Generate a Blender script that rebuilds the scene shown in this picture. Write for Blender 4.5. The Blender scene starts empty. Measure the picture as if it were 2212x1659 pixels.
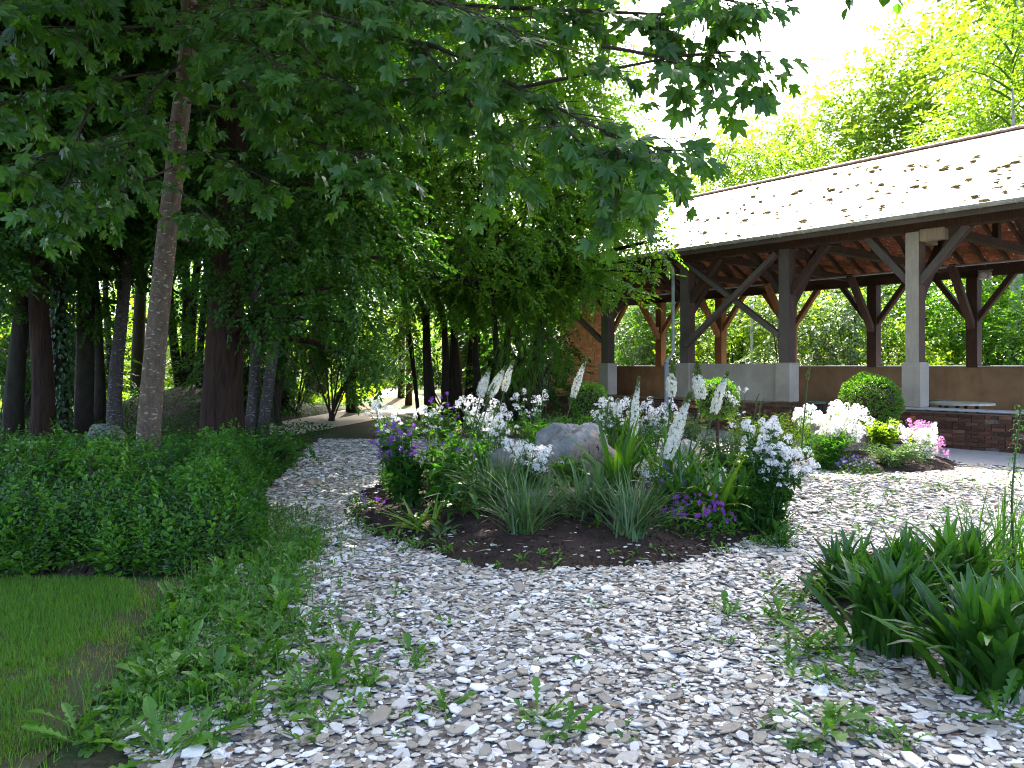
import bpy, math, random
import numpy as np
from mathutils import Matrix, Vector

rng = np.random.default_rng(7)
random.seed(7)
SC = bpy.context.scene
COL = SC.collection
PI = math.pi

# ------------------------------------------------------------------ camera, sky, sun, exposure
cam_d = bpy.data.cameras.new("camera"); cam = bpy.data.objects.new("camera", cam_d); COL.objects.link(cam)
cam.location = (0, 0, 1.6); cam.rotation_euler = (math.radians(90), 0, 0)
cam_d.sensor_width = 36.0; cam_d.lens = 36.0 * 1736 / 2212
cam_d.shift_y = -39.5 / 2212
cam_d.clip_start = 0.05; cam_d.clip_end = 900
SC.camera = cam

SUN_DIR = np.array([0.04, 1.0, 0.0]); SUN_DIR /= np.linalg.norm(SUN_DIR)
SUN_EL = math.radians(50)
world = bpy.data.worlds.new("World"); SC.world = world; world.use_nodes = True
wn = world.node_tree.nodes; wl = world.node_tree.links; wn.clear()
wo = wn.new("ShaderNodeOutputWorld"); wb = wn.new("ShaderNodeBackground"); sky = wn.new("ShaderNodeTexSky")
sky.sky_type = 'NISHITA'; sky.sun_disc = False
sky.sun_elevation = SUN_EL; sky.sun_rotation = math.atan2(SUN_DIR[0], SUN_DIR[1])
sky.air_density = 0.55; sky.dust_density = 3.5; sky.ozone_density = 0.4
wb.inputs["Strength"].default_value = 0.14
wl.new(sky.outputs[0], wb.inputs[0]); wl.new(wb.outputs[0], wo.inputs[0])

sun_d = bpy.data.lights.new("sun", 'SUN'); sun = bpy.data.objects.new("sun", sun_d); COL.objects.link(sun)
sun_d.energy = 4.2; sun_d.angle = math.radians(0.55); sun_d.color = (1.0, 0.95, 0.86)
tosun = Vector((SUN_DIR[0] * math.cos(SUN_EL), SUN_DIR[1] * math.cos(SUN_EL), math.sin(SUN_EL)))
sun.rotation_euler = tosun.to_track_quat('Z', 'Y').to_euler()
sun.location = tosun * 60

vs = SC.view_settings
vs.view_transform = 'Standard'; vs.look = 'None'; vs.gamma = 1.0; vs.use_curve_mapping = False
vs.exposure = 3.2
cy = SC.cycles
cy.max_bounces = 7; cy.diffuse_bounces = 4; cy.glossy_bounces = 2; cy.transmission_bounces = 4; cy.transparent_max_bounces = 4
cy.sample_clamp_indirect = 6.0
cy.use_denoising = True; cy.pixel_filter_type = 'BLACKMAN_HARRIS'; cy.filter_width = 1.05
try:
    cy.denoiser = 'OPENIMAGEDENOISE'; cy.denoising_input_passes = 'RGB_ALBEDO_NORMAL'; cy.denoising_prefilter = 'ACCURATE'
except Exception:
    pass

# ------------------------------------------------------------------ helpers
F, CX, HY, EYE = 1736.0, 1106.0, 790.0, 1.6
def at(x, y, Y): return np.array([(x - CX) / F * Y, Y, EYE + (HY - y) / F * Y])
def gnd(x, y):
    Y = EYE * F / (y - HY); return np.array([(x - CX) / F * Y, Y, 0.0])
def gx(x, Y): return np.array([(x - CX) / F * Y, Y, 0.0])
def U(a, b, n=None): return rng.uniform(a, b, n)
def norm(v): v = np.asarray(v, float); return v / np.maximum(np.linalg.norm(v, axis=-1, keepdims=True), 1e-9)

class T:                                   # polygon template
    def __init__(s, V, polys=None, L=None, S=None, tint=None, mi=None):
        s.V = np.asarray(V, float)
        if polys is not None:
            s.S = np.array([len(p) for p in polys], np.int32); s.L = np.array([i for p in polys for i in p], np.int32)
        else:
            s.S = np.asarray(S, np.int32); s.L = np.asarray(L, np.int32)
        n = len(s.S)
        s.tint = np.zeros(n) if tint is None else np.broadcast_to(np.asarray(tint, float), (n,)).copy()
        s.mi = np.zeros(n, np.int32) if mi is None else np.broadcast_to(np.asarray(mi, np.int32), (n,)).copy()

class Buf:
    def __init__(s): s.V = []; s.L = []; s.S = []; s.T = []; s.M = []; s.n = 0
    def add(s, t, R=None, loc=None, tint=None, mi=None):
        if loc is None: loc = np.zeros((1, 3))
        loc = np.atleast_2d(np.asarray(loc, float)); N = len(loc)
        if loc.size == 0: return s
        if R is None: R = np.broadcast_to(np.eye(3), (N, 3, 3))
        R = np.asarray(R, float)
        if R.ndim == 2: R = np.broadcast_to(R, (N, 3, 3))
        V = np.einsum('nij,kj->nki', R, t.V) + loc[:, None, :]
        k = len(t.V)
        L = (t.L[None, :] + (np.arange(N) * k)[:, None] + s.n).ravel()
        s.V.append(V.reshape(-1, 3)); s.L.append(L); s.S.append(np.tile(t.S, N))
        tt = np.tile(t.tint, N).reshape(N, -1)
        if tint is not None: tt = tt + np.broadcast_to(np.asarray(tint, float), (N,))[:, None]
        s.T.append(tt.ravel()); s.M.append(np.tile(t.mi, N) if mi is None else np.full(N * len(t.S), mi, np.int32))
        s.n += N * k
        return s
    def tmpl(s):
        return T(np.concatenate(s.V), L=np.concatenate(s.L), S=np.concatenate(s.S), tint=np.concatenate(s.T), mi=np.concatenate(s.M))
    def mesh(s, name, mats, origin=None, smooth=False):
        V = np.concatenate(s.V)
        if origin is not None: V = V - np.asarray(origin, float)
        L = np.concatenate(s.L).astype(np.int32); S = np.concatenate(s.S).astype(np.int32)
        me = bpy.data.meshes.new(name)
        me.vertices.add(len(V)); me.vertices.foreach_set("co", V.astype(np.float32).ravel())
        me.loops.add(len(L)); me.loops.foreach_set("vertex_index", L)
        me.polygons.add(len(S))
        st = np.zeros(len(S), np.int32); st[1:] = np.cumsum(S)[:-1]
        me.polygons.foreach_set("loop_start", st); me.polygons.foreach_set("loop_total", S)
        me.polygons.foreach_set("use_smooth", np.full(len(S), bool(smooth)))
        if not isinstance(mats, (list, tuple)): mats = [mats]
        for m in mats: me.materials.append(m)
        if len(mats) > 1: me.polygons.foreach_set("material_index", np.concatenate(s.M).astype(np.int32))
        a = me.attributes.new("tint", 'FLOAT', 'FACE'); a.data.foreach_set("value", np.concatenate(s.T).astype(np.float32))
        me.update(calc_edges=True)
        return me
    def build(s, name, mats, parent=None, origin=None, smooth=False, kind=None, label=None):
        o = bpy.data.objects.new(name, s.mesh(name, mats, origin, smooth)); COL.objects.link(o)
        if parent is not None: o.parent = parent
        elif origin is not None: o.location = origin
        if kind: o["kind"] = kind
        if label: o["label"] = label
        return o

def tag(o, label=None, cat=None, group=None, kind=None):
    if label: o["label"] = label
    if cat: o["category"] = cat
    if group: o["group"] = group
    if kind: o["kind"] = kind
    return o
def thing(name, label, cat, loc=(0, 0, 0), group=None, rotz=0.0):
    o = bpy.data.objects.new(name, None); COL.objects.link(o)
    o.empty_display_size = 0.1; o.location = tuple(float(c) for c in loc); o.rotation_euler = (0, 0, rotz)
    return tag(o, label, cat, group)
def inst(name, me, parent, M, kind=None):
    o = bpy.data.objects.new(name, me); COL.objects.link(o)
    if parent is not None: o.parent = parent
    o.matrix_basis = M
    return o
def mat4(R, loc):
    M = Matrix.Identity(4)
    for i in range(3):
        for j in range(3): M[i][j] = float(R[i][j])
        M[i][3] = float(loc[i])
    return M

def frames(dirs, ups, scale=1.0):          # columns: x side, y along dir, z face normal
    y = norm(dirs); x = norm(np.cross(y, ups)); z = np.cross(x, y)
    R = np.stack([x, y, z], axis=-1)
    return R * np.broadcast_to(np.asarray(scale, float), (len(y),))[:, None, None]
def Rz(a):
    a = np.atleast_1d(np.asarray(a, float)); c, s = np.cos(a), np.sin(a); R = np.zeros((len(a), 3, 3))
    R[:, 0, 0] = c; R[:, 0, 1] = -s; R[:, 1, 0] = s; R[:, 1, 1] = c; R[:, 2, 2] = 1; return R
def Rx(a):
    a = np.atleast_1d(np.asarray(a, float)); c, s = np.cos(a), np.sin(a); R = np.zeros((len(a), 3, 3))
    R[:, 1, 1] = c; R[:, 1, 2] = -s; R[:, 2, 1] = s; R[:, 2, 2] = c; R[:, 0, 0] = 1; return R
def Ry(a):
    a = np.atleast_1d(np.asarray(a, float)); c, s = np.cos(a), np.sin(a); R = np.zeros((len(a), 3, 3))
    R[:, 0, 0] = c; R[:, 0, 2] = s; R[:, 2, 0] = -s; R[:, 2, 2] = c; R[:, 1, 1] = 1; return R
def sc3(R, s): return R * np.broadcast_to(np.asarray(s, float), (len(R),))[:, None, None]
def rvec(n):
    v = rng.normal(size=(n, 3)); return norm(v)

def tube(P, r, n=6, cap=True, tint=0.0):
    P = np.asarray(P, float); r = np.broadcast_to(np.asarray(r, float), (len(P),))
    d = np.gradient(P, axis=0); d = norm(d)
    up = np.array([0, 0, 1.0]) if abs(d[0][2]) < 0.9 else np.array([1.0, 0, 0])
    V = []; x = norm(np.cross(d[0], up))
    for i in range(len(P)):
        x = norm(x - d[i] * np.dot(x, d[i])); y = np.cross(d[i], x)
        a = np.arange(n) * 2 * PI / n
        V.append(P[i] + r[i] * (np.cos(a)[:, None] * x + np.sin(a)[:, None] * y))
    V = np.concatenate(V); polys = []
    for i in range(len(P) - 1):
        for k in range(n):
            a, b = i * n + k, i * n + (k + 1) % n
            polys.append((a, b, b + n, a + n))
    if cap: polys.append(tuple(range(n))[::-1]); polys.append(tuple(range((len(P) - 1) * n, len(P) * n)))
    return T(V, polys, tint=tint)
def box(c, s, R=None, tint=0.0, bev=0.0):
    s = np.asarray(s, float) / 2
    if bev > 0:
        pts = []; b = min(bev, s.min() * .45)
        for z in (-1, 1):
            for (px, py) in ((-1, -1), (1, -1), (1, 1), (-1, 1)):
                pts.append((px * (s[0] - b), py * (s[1] - b), z * s[2]))
        for z in (-1, 1):
            for (px, py) in ((-1, -1), (1, -1), (1, 1), (-1, 1)):
                pts.append((px * s[0], py * s[1], z * (s[2] - b)))
        V = np.array(pts); polys = [(3, 2, 1, 0), (4, 5, 6, 7)]
        for k in range(4):
            j = (k + 1) % 4
            polys += [(k, j, 8 + j, 8 + k), (8 + k, 8 + j, 12 + j, 12 + k), (12 + k, 12 + j, 4 + j, 4 + k)]
    else:
        V = np.array([(x, y, z) for z in (-1, 1) for (x, y) in ((-1, -1), (1, -1), (1, 1), (-1, 1))]) * s
        polys = [(3, 2, 1, 0), (4, 5, 6, 7)] + [(k, (k + 1) % 4, 4 + (k + 1) % 4, 4 + k) for k in range(4)]
    if R is not None: V = V @ np.asarray(R).T
    return T(V + np.asarray(c, float), polys, tint=tint)
def beam(p0, p1, w, h, up=(0, 0, 1), bev=0.012, tint=0.0):
    p0 = np.asarray(p0, float); p1 = np.asarray(p1, float); d = p1 - p0; L = np.linalg.norm(d)
    R = frames(d[None], np.asarray(up, float)[None])[0]
    return box((p0 + p1) / 2, (w, L, h), R, tint, bev)
def spline(P, n=12):
    P = np.asarray(P, float)
    if len(P) < 3:
        t = np.linspace(0, 1, n)[:, None]; return P[0] * (1 - t) + P[-1] * t
    Q = np.vstack([2 * P[0] - P[1], P, 2 * P[-1] - P[-2]]); out = []
    m = len(P) - 1
    for t in np.linspace(0, m - 1e-6, n):
        i = int(t); f = t - i; a, b, c, d = Q[i], Q[i + 1], Q[i + 2], Q[i + 3]
        out.append(.5 * ((2 * b) + (-a + c) * f + (2 * a - 5 * b + 4 * c - d) * f * f + (-a + 3 * b - 3 * c + d) * f ** 3))
    return np.array(out)

def blade(wf, n=6, a0=0.0, bend=-60, fold=0.15, tint=0.0):
    """leaf blade along +Y of length 1; wf(t)=half width; bends in YZ"""
    t = np.linspace(0, 1, n + 1); ang = np.radians(a0 + bend * (t ** 1.3)); y = np.zeros(n + 1); z = np.zeros(n + 1)
    for i in range(n):
        y[i + 1] = y[i] + math.cos(ang[i]) / n; z[i + 1] = z[i] + math.sin(ang[i]) / n
    V = []; polys = []
    for i in range(n + 1):
        w = wf(t[i]); nz = math.cos(ang[i]); ny = -math.sin(ang[i]); f = fold * w
        V += [(-w, y[i] + ny * f, z[i] + nz * f), (0, y[i], z[i]), (w, y[i] + ny * f, z[i] + nz * f)]
    for i in range(n):
        a = 3 * i
        polys += [(a, a + 1, a + 4, a + 3), (a + 1, a + 2, a + 5, a + 4)]
    return T(V, polys, tint=tint)
def leaf4(w=.55, fold=.12, droop=-.12):
    h = w / 2
    V = [(0, 0, 0), (h * .85, .28, fold), (h * .9, .58, fold * .7), (0, 1, droop), (-h * .9, .58, fold * .7), (-h * .85, .28, fold)]
    return T(V, [(0, 1, 2, 3), (0, 3, 4, 5)])
def leaf2(w=.5, fold=.1, droop=-.08):
    return T([(0, 0, 0), (w / 2, .45, fold), (0, 1, droop), (-w / 2, .45, fold)], [(0, 1, 2), (0, 2, 3)])
def sycamore_leaf(seed):
    r = random.Random(seed)
    lob = [(90, 1.0), (47, .92), (5, .62), (133, .92), (175, .62)]
    pts = []
    out = [(-72, .20), (-30, .40), (5, .60), (16, .53), (24, .42), (34, .62), (47, .90), (57, .74), (62, .56), (68, .50), (76, .72), (83, .80), (90, 1.0),
           (97, .80), (104, .72), (112, .50), (118, .56), (123, .74), (133, .90), (146, .62), (156, .42), (164, .53), (175, .60), (210, .40), (252, .20)]
    dx, dz = r.uniform(-.08, .08), r.uniform(.10, .3)
    V = [(0, .0, 0)]
    for a, rad in out:
        rad *= r.uniform(.93, 1.07)
        x = math.cos(math.radians(a)) * rad * .78 + dx * rad; y = math.sin(math.radians(a)) * rad * .72
        z = abs(x) * dz - .22 * max(y, 0) ** 2 + r.uniform(-.012, .012)
        if abs((a - 90) % 41) < 3: z -= .03
        V.append((x, y + .12, z))
    V[0] = (0, .12, 0)
    polys = [(0, i, i + 1) for i in range(1, len(V) - 1)] + [(0, len(V) - 1, 1)]
    k = len(V)
    V += [(-.012, .1, .0), (.012, .1, .0), (.008, -.28, .12), (-.008, -.28, .12)]; polys.append((k, k + 1, k + 2, k + 3))
    return T(V, polys)
def spray(nl, leaf, leaf_len, length, seed, droop=.25, stem=True):
    r = np.random.default_rng(seed); b = Buf()
    t = np.linspace(.12, 1, nl); cz = -droop * t ** 1.6 * length
    P = np.stack([r.normal(0, .01, nl), t * length, cz], -1)
    side = np.where(np.arange(nl) % 2 == 0, 1.0, -1.0)
    ang = r.uniform(.5, 1.1, nl); ang[-1] = .1
    d = np.stack([side * np.sin(ang), np.cos(ang), -droop * t + r.normal(0, .18, nl)], -1)
    up = np.stack([r.normal(0, .35, nl), r.normal(0, .35, nl), np.ones(nl)], -1)
    b.add(leaf, frames(d, up, leaf_len * r.uniform(.75, 1.15, nl)), P, r.normal(0, .10, nl))
    if stem: b.add(T([(-.006, 0, 0), (.006, 0, 0), (.003, length, -droop * length), (-.003, length, -droop * length)], [(0, 1, 2, 3)]), tint=-.6)
    return b.tmpl()

# ------------------------------------------------------------------ materials
def new_mat(name):
    m = bpy.data.materials.new(name); m.use_nodes = True; nt = m.node_tree; nt.nodes.clear()
    out = nt.nodes.new("ShaderNodeOutputMaterial"); return m, nt, out
def ramp(nt, stops, fac=None, interp='LINEAR'):
    n = nt.nodes.new("ShaderNodeValToRGB"); cr = n.color_ramp; cr.interpolation = interp
    while len(cr.elements) < len(stops): cr.elements.new(.5)
    for e, (p, c) in zip(cr.elements, stops): e.position = p; e.color = (*c, 1)
    if fac is not None: nt.links.new(fac, n.inputs[0])
    return n.outputs[0]
def texco(nt, scale=(1, 1, 1), kind="Object"):
    c = nt.nodes.new("ShaderNodeTexCoord"); mp = nt.nodes.new("ShaderNodeMapping"); mp.inputs["Scale"].default_value = scale
    nt.links.new(c.outputs[kind], mp.inputs[0]); return mp.outputs[0]
def noise(nt, vec, scale=5, detail=5, rough=.6, dist=0.0):
    n = nt.nodes.new("ShaderNodeTexNoise"); n.inputs["Scale"].default_value = scale; n.inputs["Detail"].default_value = detail
    n.inputs["Roughness"].default_value = rough; n.inputs["Distortion"].default_value = dist
    if vec is not None: nt.links.new(vec, n.inputs["Vector"])
    return n.outputs[0]
def voro(nt, vec, scale=5, feature='F1'):
    n = nt.nodes.new("ShaderNodeTexVoronoi"); n.inputs["Scale"].default_value = scale; n.feature = feature
    nt.links.new(vec, n.inputs["Vector"]); return n.outputs["Distance"]
def mixc(nt, fac, a, b, mode='MIX'):
    n = nt.nodes.new("ShaderNodeMix"); n.data_type = 'RGBA'; n.blend_type = mode
    for s, v in ((n.inputs["Factor"], fac), (n.inputs[6], a), (n.inputs[7], b)):
        if hasattr(v, "is_linked"): nt.links.new(v, s)
        elif isinstance(v, (int, float)): s.default_value = v
        else: s.default_value = (*v, 1)
    return n.outputs[2]
def math_(nt, op, a, b=None):
    n = nt.nodes.new("ShaderNodeMath"); n.operation = op
    for s, v in zip(n.inputs, (a, b)):
        if v is None: continue
        if hasattr(v, "is_linked"): nt.links.new(v, s)
        else: s.default_value = v
    return n.outputs[0]
def bump(nt, h, strength=.4, dist=.02):
    n = nt.nodes.new("ShaderNodeBump"); n.inputs["Strength"].default_value = strength; n.inputs["Distance"].default_value = dist
    nt.links.new(h, n.inputs["Height"]); return n.outputs[0]
def attr(nt, name="tint"):
    n = nt.nodes.new("ShaderNodeAttribute"); n.attribute_name = name; return n.outputs["Fac"]
def princ(nt, out, col, rough=.6, normal=None, spec=.4, metal=0.0):
    p = nt.nodes.new("ShaderNodeBsdfPrincipled")
    if hasattr(col, "is_linked"): nt.links.new(col, p.inputs["Base Color"])
    else: p.inputs["Base Color"].default_value = (*col, 1)
    if hasattr(rough, "is_linked"): nt.links.new(rough, p.inputs["Roughness"])
    else: p.inputs["Roughness"].default_value = rough
    p.inputs["Specular IOR Level"].default_value = spec; p.inputs["Metallic"].default_value = metal
    if normal is not None: nt.links.new(normal, p.inputs["Normal"])
    if out is not None: nt.links.new(p.outputs[0], out.inputs[0])
    return p.outputs[0]
LK = (1.30, 1.36, .66)
def leaf_mat(name, stops, trans=(1.5, 1.5, .5), tf=.4, rough=.42, spec=.4, fine=0):
    m, nt, out = new_mat(name)
    if 'petal' not in name and 'bud' not in name and 'stem' not in name: stops = [(p, (r * LK[0], g * LK[1], b * LK[2])) for p, (r, g, b) in stops]
    c = ramp(nt, stops, attr(nt))
    if fine:
        nz = noise(nt, texco(nt), fine, 3)
        c = mixc(nt, .5, c, ramp(nt, [(.3, (.55, .55, .55)), (.7, (1.3, 1.3, 1.3))], nz), 'MULTIPLY')
    p = princ(nt, None, c, rough, None, spec)
    t = nt.nodes.new("ShaderNodeBsdfTranslucent")
    nt.links.new(mixc(nt, 1.0, c, trans, 'MULTIPLY'), t.inputs[0])
    mx = nt.nodes.new("ShaderNodeMixShader"); mx.inputs[0].default_value = tf
    nt.links.new(p, mx.inputs[1]); nt.links.new(t.outputs[0], mx.inputs[2]); nt.links.new(mx.outputs[0], out.inputs[0])
    return m
def solid(name, stops, rough=.6, spec=.4, metal=0.0, nscale=0, bumpd=0.0, sc=(1, 1, 1), namt=.6):
    m, nt, out = new_mat(name); c = ramp(nt, stops, attr(nt)); nm = None
    if nscale:
        nz = noise(nt, texco(nt, sc), nscale, 6, .65)
        c = mixc(nt, namt, c, ramp(nt, [(.28, (.35, .35, .35)), (.72, (1.45, 1.45, 1.45))], nz), 'MULTIPLY')
        if bumpd: nm = bump(nt, nz, .6, bumpd)
    princ(nt, out, c, rough, nm, spec, metal); return m
def bark_mat(name, dark, light, stretch=.25, scale=14, spots=None, bd=.02, moss=None):
    m, nt, out = new_mat(name); v = texco(nt, (1, 1, stretch)); nz = noise(nt, v, scale, 7, .65, .4)
    c = ramp(nt, [(.3, dark), (.7, light)], nz)
    if spots:
        vs_ = texco(nt, (1, 1, 2.4)); n2 = noise(nt, vs_, 13, 3, .5)
        c = mixc(nt, ramp(nt, [(.60, (0, 0, 0)), (.68, (1, 1, 1))], n2), c, spots)
    if moss:
        n3 = noise(nt, texco(nt), 2.2, 4); c = mixc(nt, ramp(nt, [(.48, (0, 0, 0)), (.7, (.7, .7, .7))], n3), c, moss)
    princ(nt, out, c, .85, bump(nt, nz, .9, bd), .2); return m

G1 = (.016, .045, .012); G2 = (.030, .085, .018); G3 = (.055, .13, .025)
M_syc = leaf_mat("sycamore_leaf_green", [(0, (.022, .064, .020)), (.5, (.038, .098, .026)), (1, (.08, .15, .03))], (1.9, 2.0, .5), .46, .38, .5, fine=30)
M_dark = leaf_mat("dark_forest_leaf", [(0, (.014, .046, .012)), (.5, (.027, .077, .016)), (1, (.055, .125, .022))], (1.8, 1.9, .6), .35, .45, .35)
M_mid = leaf_mat("hornbeam_leaf", [(0, (.030, .080, .015)), (.5, (.052, .125, .021)), (1, (.095, .18, .030))], (1.9, 1.9, .5), .45, .45, .35)
M_light = leaf_mat("sunlight_tinted_leaf", [(0, (.055, .105, .018)), (.5, (.085, .15, .026)), (1, (.14, .20, .04))], (1.9, 1.75, .55), .5, .5, .3)  # paler, yellower leaf green; sunlit highlights are put into its colour
M_blue = leaf_mat("grey_green_leaf", [(0, (.05, .085, .06)), (.5, (.08, .12, .085)), (1, (.13, .17, .12))], (1.1, 1.3, .7), .3, .45, .4)
M_peri = leaf_mat("periwinkle_leaf", [(0, (.012, .042, .018)), (.5, (.024, .070, .028)), (1, (.045, .11, .034))], (1.2, 1.6, .6), .2, .33, .5)
M_herb = leaf_mat("herb_leaf", [(0, (.022, .075, .018)), (.5, (.04, .12, .024)), (1, (.075, .18, .03))], (1.5, 1.6, .5), .4, .45, .35)
M_dand = leaf_mat("dandelion_leaf", [(0, (.03, .085, .018)), (.5, (.05, .13, .024)), (1, (.09, .19, .035))], (1.5, 1.6, .5), .35, .42, .4, fine=40)
M_lance = leaf_mat("lance_leaf", [(0, (.012, .042, .014)), (.5, (.022, .070, .018)), (1, (.06, .14, .03))], (1.5, 1.7, .5), .35, .35, .45, fine=25)
M_strap = leaf_mat("strap_leaf", [(0, (.02, .07, .015)), (.5, (.045, .11, .022)), (1, (.11, .17, .035))], (1.4, 1.5, .5), .35, .35, .45)
M_iris = leaf_mat("blue_green_blade", [(0, (.03, .07, .045)), (.5, (.055, .105, .07)), (.85, (.10, .15, .10)), (1, (.22, .17, .05))], (1.2, 1.4, .7), .25, .4, .4)
M_box = leaf_mat("box_leaf", [(0, (.03, .08, .014)), (.5, (.06, .14, .022)), (1, (.11, .20, .035))], (1.5, 1.6, .5), .3, .4, .4)
M_grass = leaf_mat("lawn_blade", [(0, (.038, .105, .014)), (.5, (.064, .150, .020)), (.8, (.11, .185, .035)), (1, (.26, .21, .09))], (1.4, 1.5, .4), .35, .5, .3)
M_white = leaf_mat("white_petal", [(0, (.76, .75, .74)), (1, (.86, .85, .83))], (1, 1, 1), .3, .6, .2)
M_cream = leaf_mat("cream_petal", [(0, (.62, .60, .50)), (1, (.86, .85, .76))], (1, 1, .9), .3, .6, .2)
M_bud = leaf_mat("green_bud", [(0, (.07, .12, .025)), (1, (.16, .21, .05))], (1.2, 1.2, .6), .2, .5, .3)
M_purple = leaf_mat("purple_petal", [(0, (.14, .03, .30)), (1, (.30, .08, .50))], (1.2, 1, 1.2), .35, .6, .2)
M_violet = leaf_mat("magenta_violet_petal", [(0, (.16, .02, .30)), (1, (.34, .05, .46))], (1.2, 1, 1.2), .3, .6, .2)
M_pink = leaf_mat("pink_petal", [(0, (.55, .16, .42)), (1, (.75, .35, .62))], (1.1, 1, 1.1), .35, .6, .2)
M_yellow = leaf_mat("yellow_petal", [(0, (.6, .42, .02)), (1, (.75, .55, .05))], (1, 1, .6), .3, .6, .2)
M_lav = leaf_mat("lavender_petal", [(0, (.16, .15, .38)), (1, (.28, .26, .55))], (1, 1, 1.1), .3, .6, .2)
M_stem = leaf_mat("green_stem", [(0, (.045, .085, .02)), (1, (.09, .15, .04))], (1, 1, .6), .1, .5, .3)
M_twig = solid("twig_bark", [(0, (.04, .03, .022)), (1, (.07, .05, .035))], .8, .2)
B_syc = bark_mat("sycamore_bark", (.062, .042, .027), (.15, .108, .072), .5, 20, (.30, .26, .20), .008)
B_dark = bark_mat("furrowed_bark", (.009, .006, .004), (.060, .031, .018), .12, 16, None, .05)
B_grey = bark_mat("spotted_grey_bark", (.045, .036, .032), (.10, .085, .075), .5, 18, (.28, .26, .24), .01)
B_forest = bark_mat("forest_bark", (.012, .009, .006), (.036, .026, .017), .3, 14, None, .02, (.02, .035, .012))
B_birch = bark_mat("pale_bark", (.16, .15, .14), (.34, .33, .31), .4, 10, None, .01)

# soil / gravel / ground
def soil_mat():
    m, nt, out = new_mat("dark_soil"); v = texco(nt); n1 = noise(nt, v, 6, 8, .7); n2 = noise(nt, v, 60, 6, .7)
    c = mixc(nt, n2, ramp(nt, [(.3, (.018, .012, .009)), (.7, (.055, .036, .026))], n1), ramp(nt, [(.35, (.012, .008, .007)), (.75, (.09, .06, .045))], n2))
    princ(nt, out, c, .95, bump(nt, n2, 1.0, .02), .15); return m
def forest_mat():
    m, nt, out = new_mat("forest_floor"); v = texco(nt); n1 = noise(nt, v, .6, 6, .65); n2 = noise(nt, v, 25, 6, .7)
    c = mixc(nt, ramp(nt, [(.42, (0, 0, 0)), (.6, (1, 1, 1))], n1), ramp(nt, [(.3, (.03, .02, .014)), (.7, (.09, .06, .04))], n2), ramp(nt, [(.3, (.012, .035, .008)), (.7, (.04, .09, .02))], n2))
    princ(nt, out, c, .95, bump(nt, n2, .9, .04), .15); return m
M_soil = soil_mat(); M_forest = forest_mat()
def grit_mat(name, a, b, c2, s1=40):
    m, nt, out = new_mat(name); v = texco(nt); n1 = noise(nt, v, s1, 7, .75); n2 = noise(nt, v, 1.3, 5)
    c = mixc(nt, ramp(nt, [(.4, (0, 0, 0)), (.65, (1, 1, 1))], n2), ramp(nt, [(.3, a), (.7, b)], n1), ramp(nt, [(.3, a), (.7, c2)], n1))
    princ(nt, out, c, .95, bump(nt, n1, .7, .01), .2); return m
M_grit = grit_mat("gravel_bed_grit", (.09, .07, .055), (.28, .24, .20), (.34, .30, .26))
M_path = grit_mat("sandy_path", (.42, .35, .26), (.62, .54, .43), (.56, .49, .38))
M_road = grit_mat("pale_road", (.30, .29, .28), (.48, .46, .44), (.40, .38, .36), 60)
M_lawnsoil = grit_mat("lawn_soil", (.035, .035, .012), (.08, .07, .03), (.05, .07, .02))
def chip_mat():
    m, nt, out = new_mat("stone_chip"); v = texco(nt)
    c = ramp(nt, [(0, (.10, .095, .10)), (.04, (.28, .240, .180)), (.22, (.36, .320, .25)), (.40, (.43, .39, .315)), (.58, (.51, .475, .405)), (.75, (.63, .605, .55)), (.89, (.77, .755, .715))], attr(nt), 'CONSTANT')
    nz = noise(nt, v, 45, 5, .65)
    c = mixc(nt, .55, c, ramp(nt, [(.3, (.62, .60, .58)), (.7, (1.3, 1.3, 1.32))], nz), 'MULTIPLY')
    princ(nt, out, c, .55, bump(nt, nz, .5, .003), .45); return m
M_chip = chip_mat()
def rock_mat():
    m, nt, out = new_mat("pitted_boulder_stone"); v = texco(nt); n1 = noise(nt, v, 2.2, 8, .65, .6); n2 = noise(nt, v, 18, 7, .7)
    c = ramp(nt, [(.32, (.125, .125, .115)), (.5, (.26, .255, .235)), (.68, (.43, .415, .385))], n1)
    tan = ramp(nt, [(.3, (.24, .18, .13)), (.7, (.40, .32, .25))], n2)
    g = nt.nodes.new("ShaderNodeTexCoord"); sp = nt.nodes.new("ShaderNodeSeparateXYZ"); nt.links.new(g.outputs["Object"], sp.inputs[0])
    f = math_(nt, 'ADD', math_(nt, 'SUBTRACT', math_(nt, 'MULTIPLY', sp.outputs[0], 1.3), math_(nt, 'MULTIPLY', sp.outputs[2], 1.9)), math_(nt, 'MULTIPLY', n1, 1.3))
    c = mixc(nt, ramp(nt, [(.02, (0, 0, 0)), (.14, (1, 1, 1))], f), c, tan)
    d = noise(nt, texco(nt), 13, 3, .5)
    c = mixc(nt, math_(nt, 'MULTIPLY', ramp(nt, [(.645, (0, 0, 0)), (.68, (1, 1, 1))], d), ramp(nt, [(.0, (0, 0, 0)), (.2, (1, 1, 1))], f)), c, (.05, .035, .022))
    c = mixc(nt, .5, c, ramp(nt, [(.3, (.6, .6, .6)), (.7, (1.25, 1.25, 1.25))], n2), 'MULTIPLY')
    hh = math_(nt, 'ADD', math_(nt, 'MULTIPLY', n1, 2.0), n2)
    princ(nt, out, c, .85, bump(nt, hh, .9, .035), .25); return m
M_rock = rock_mat()

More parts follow.
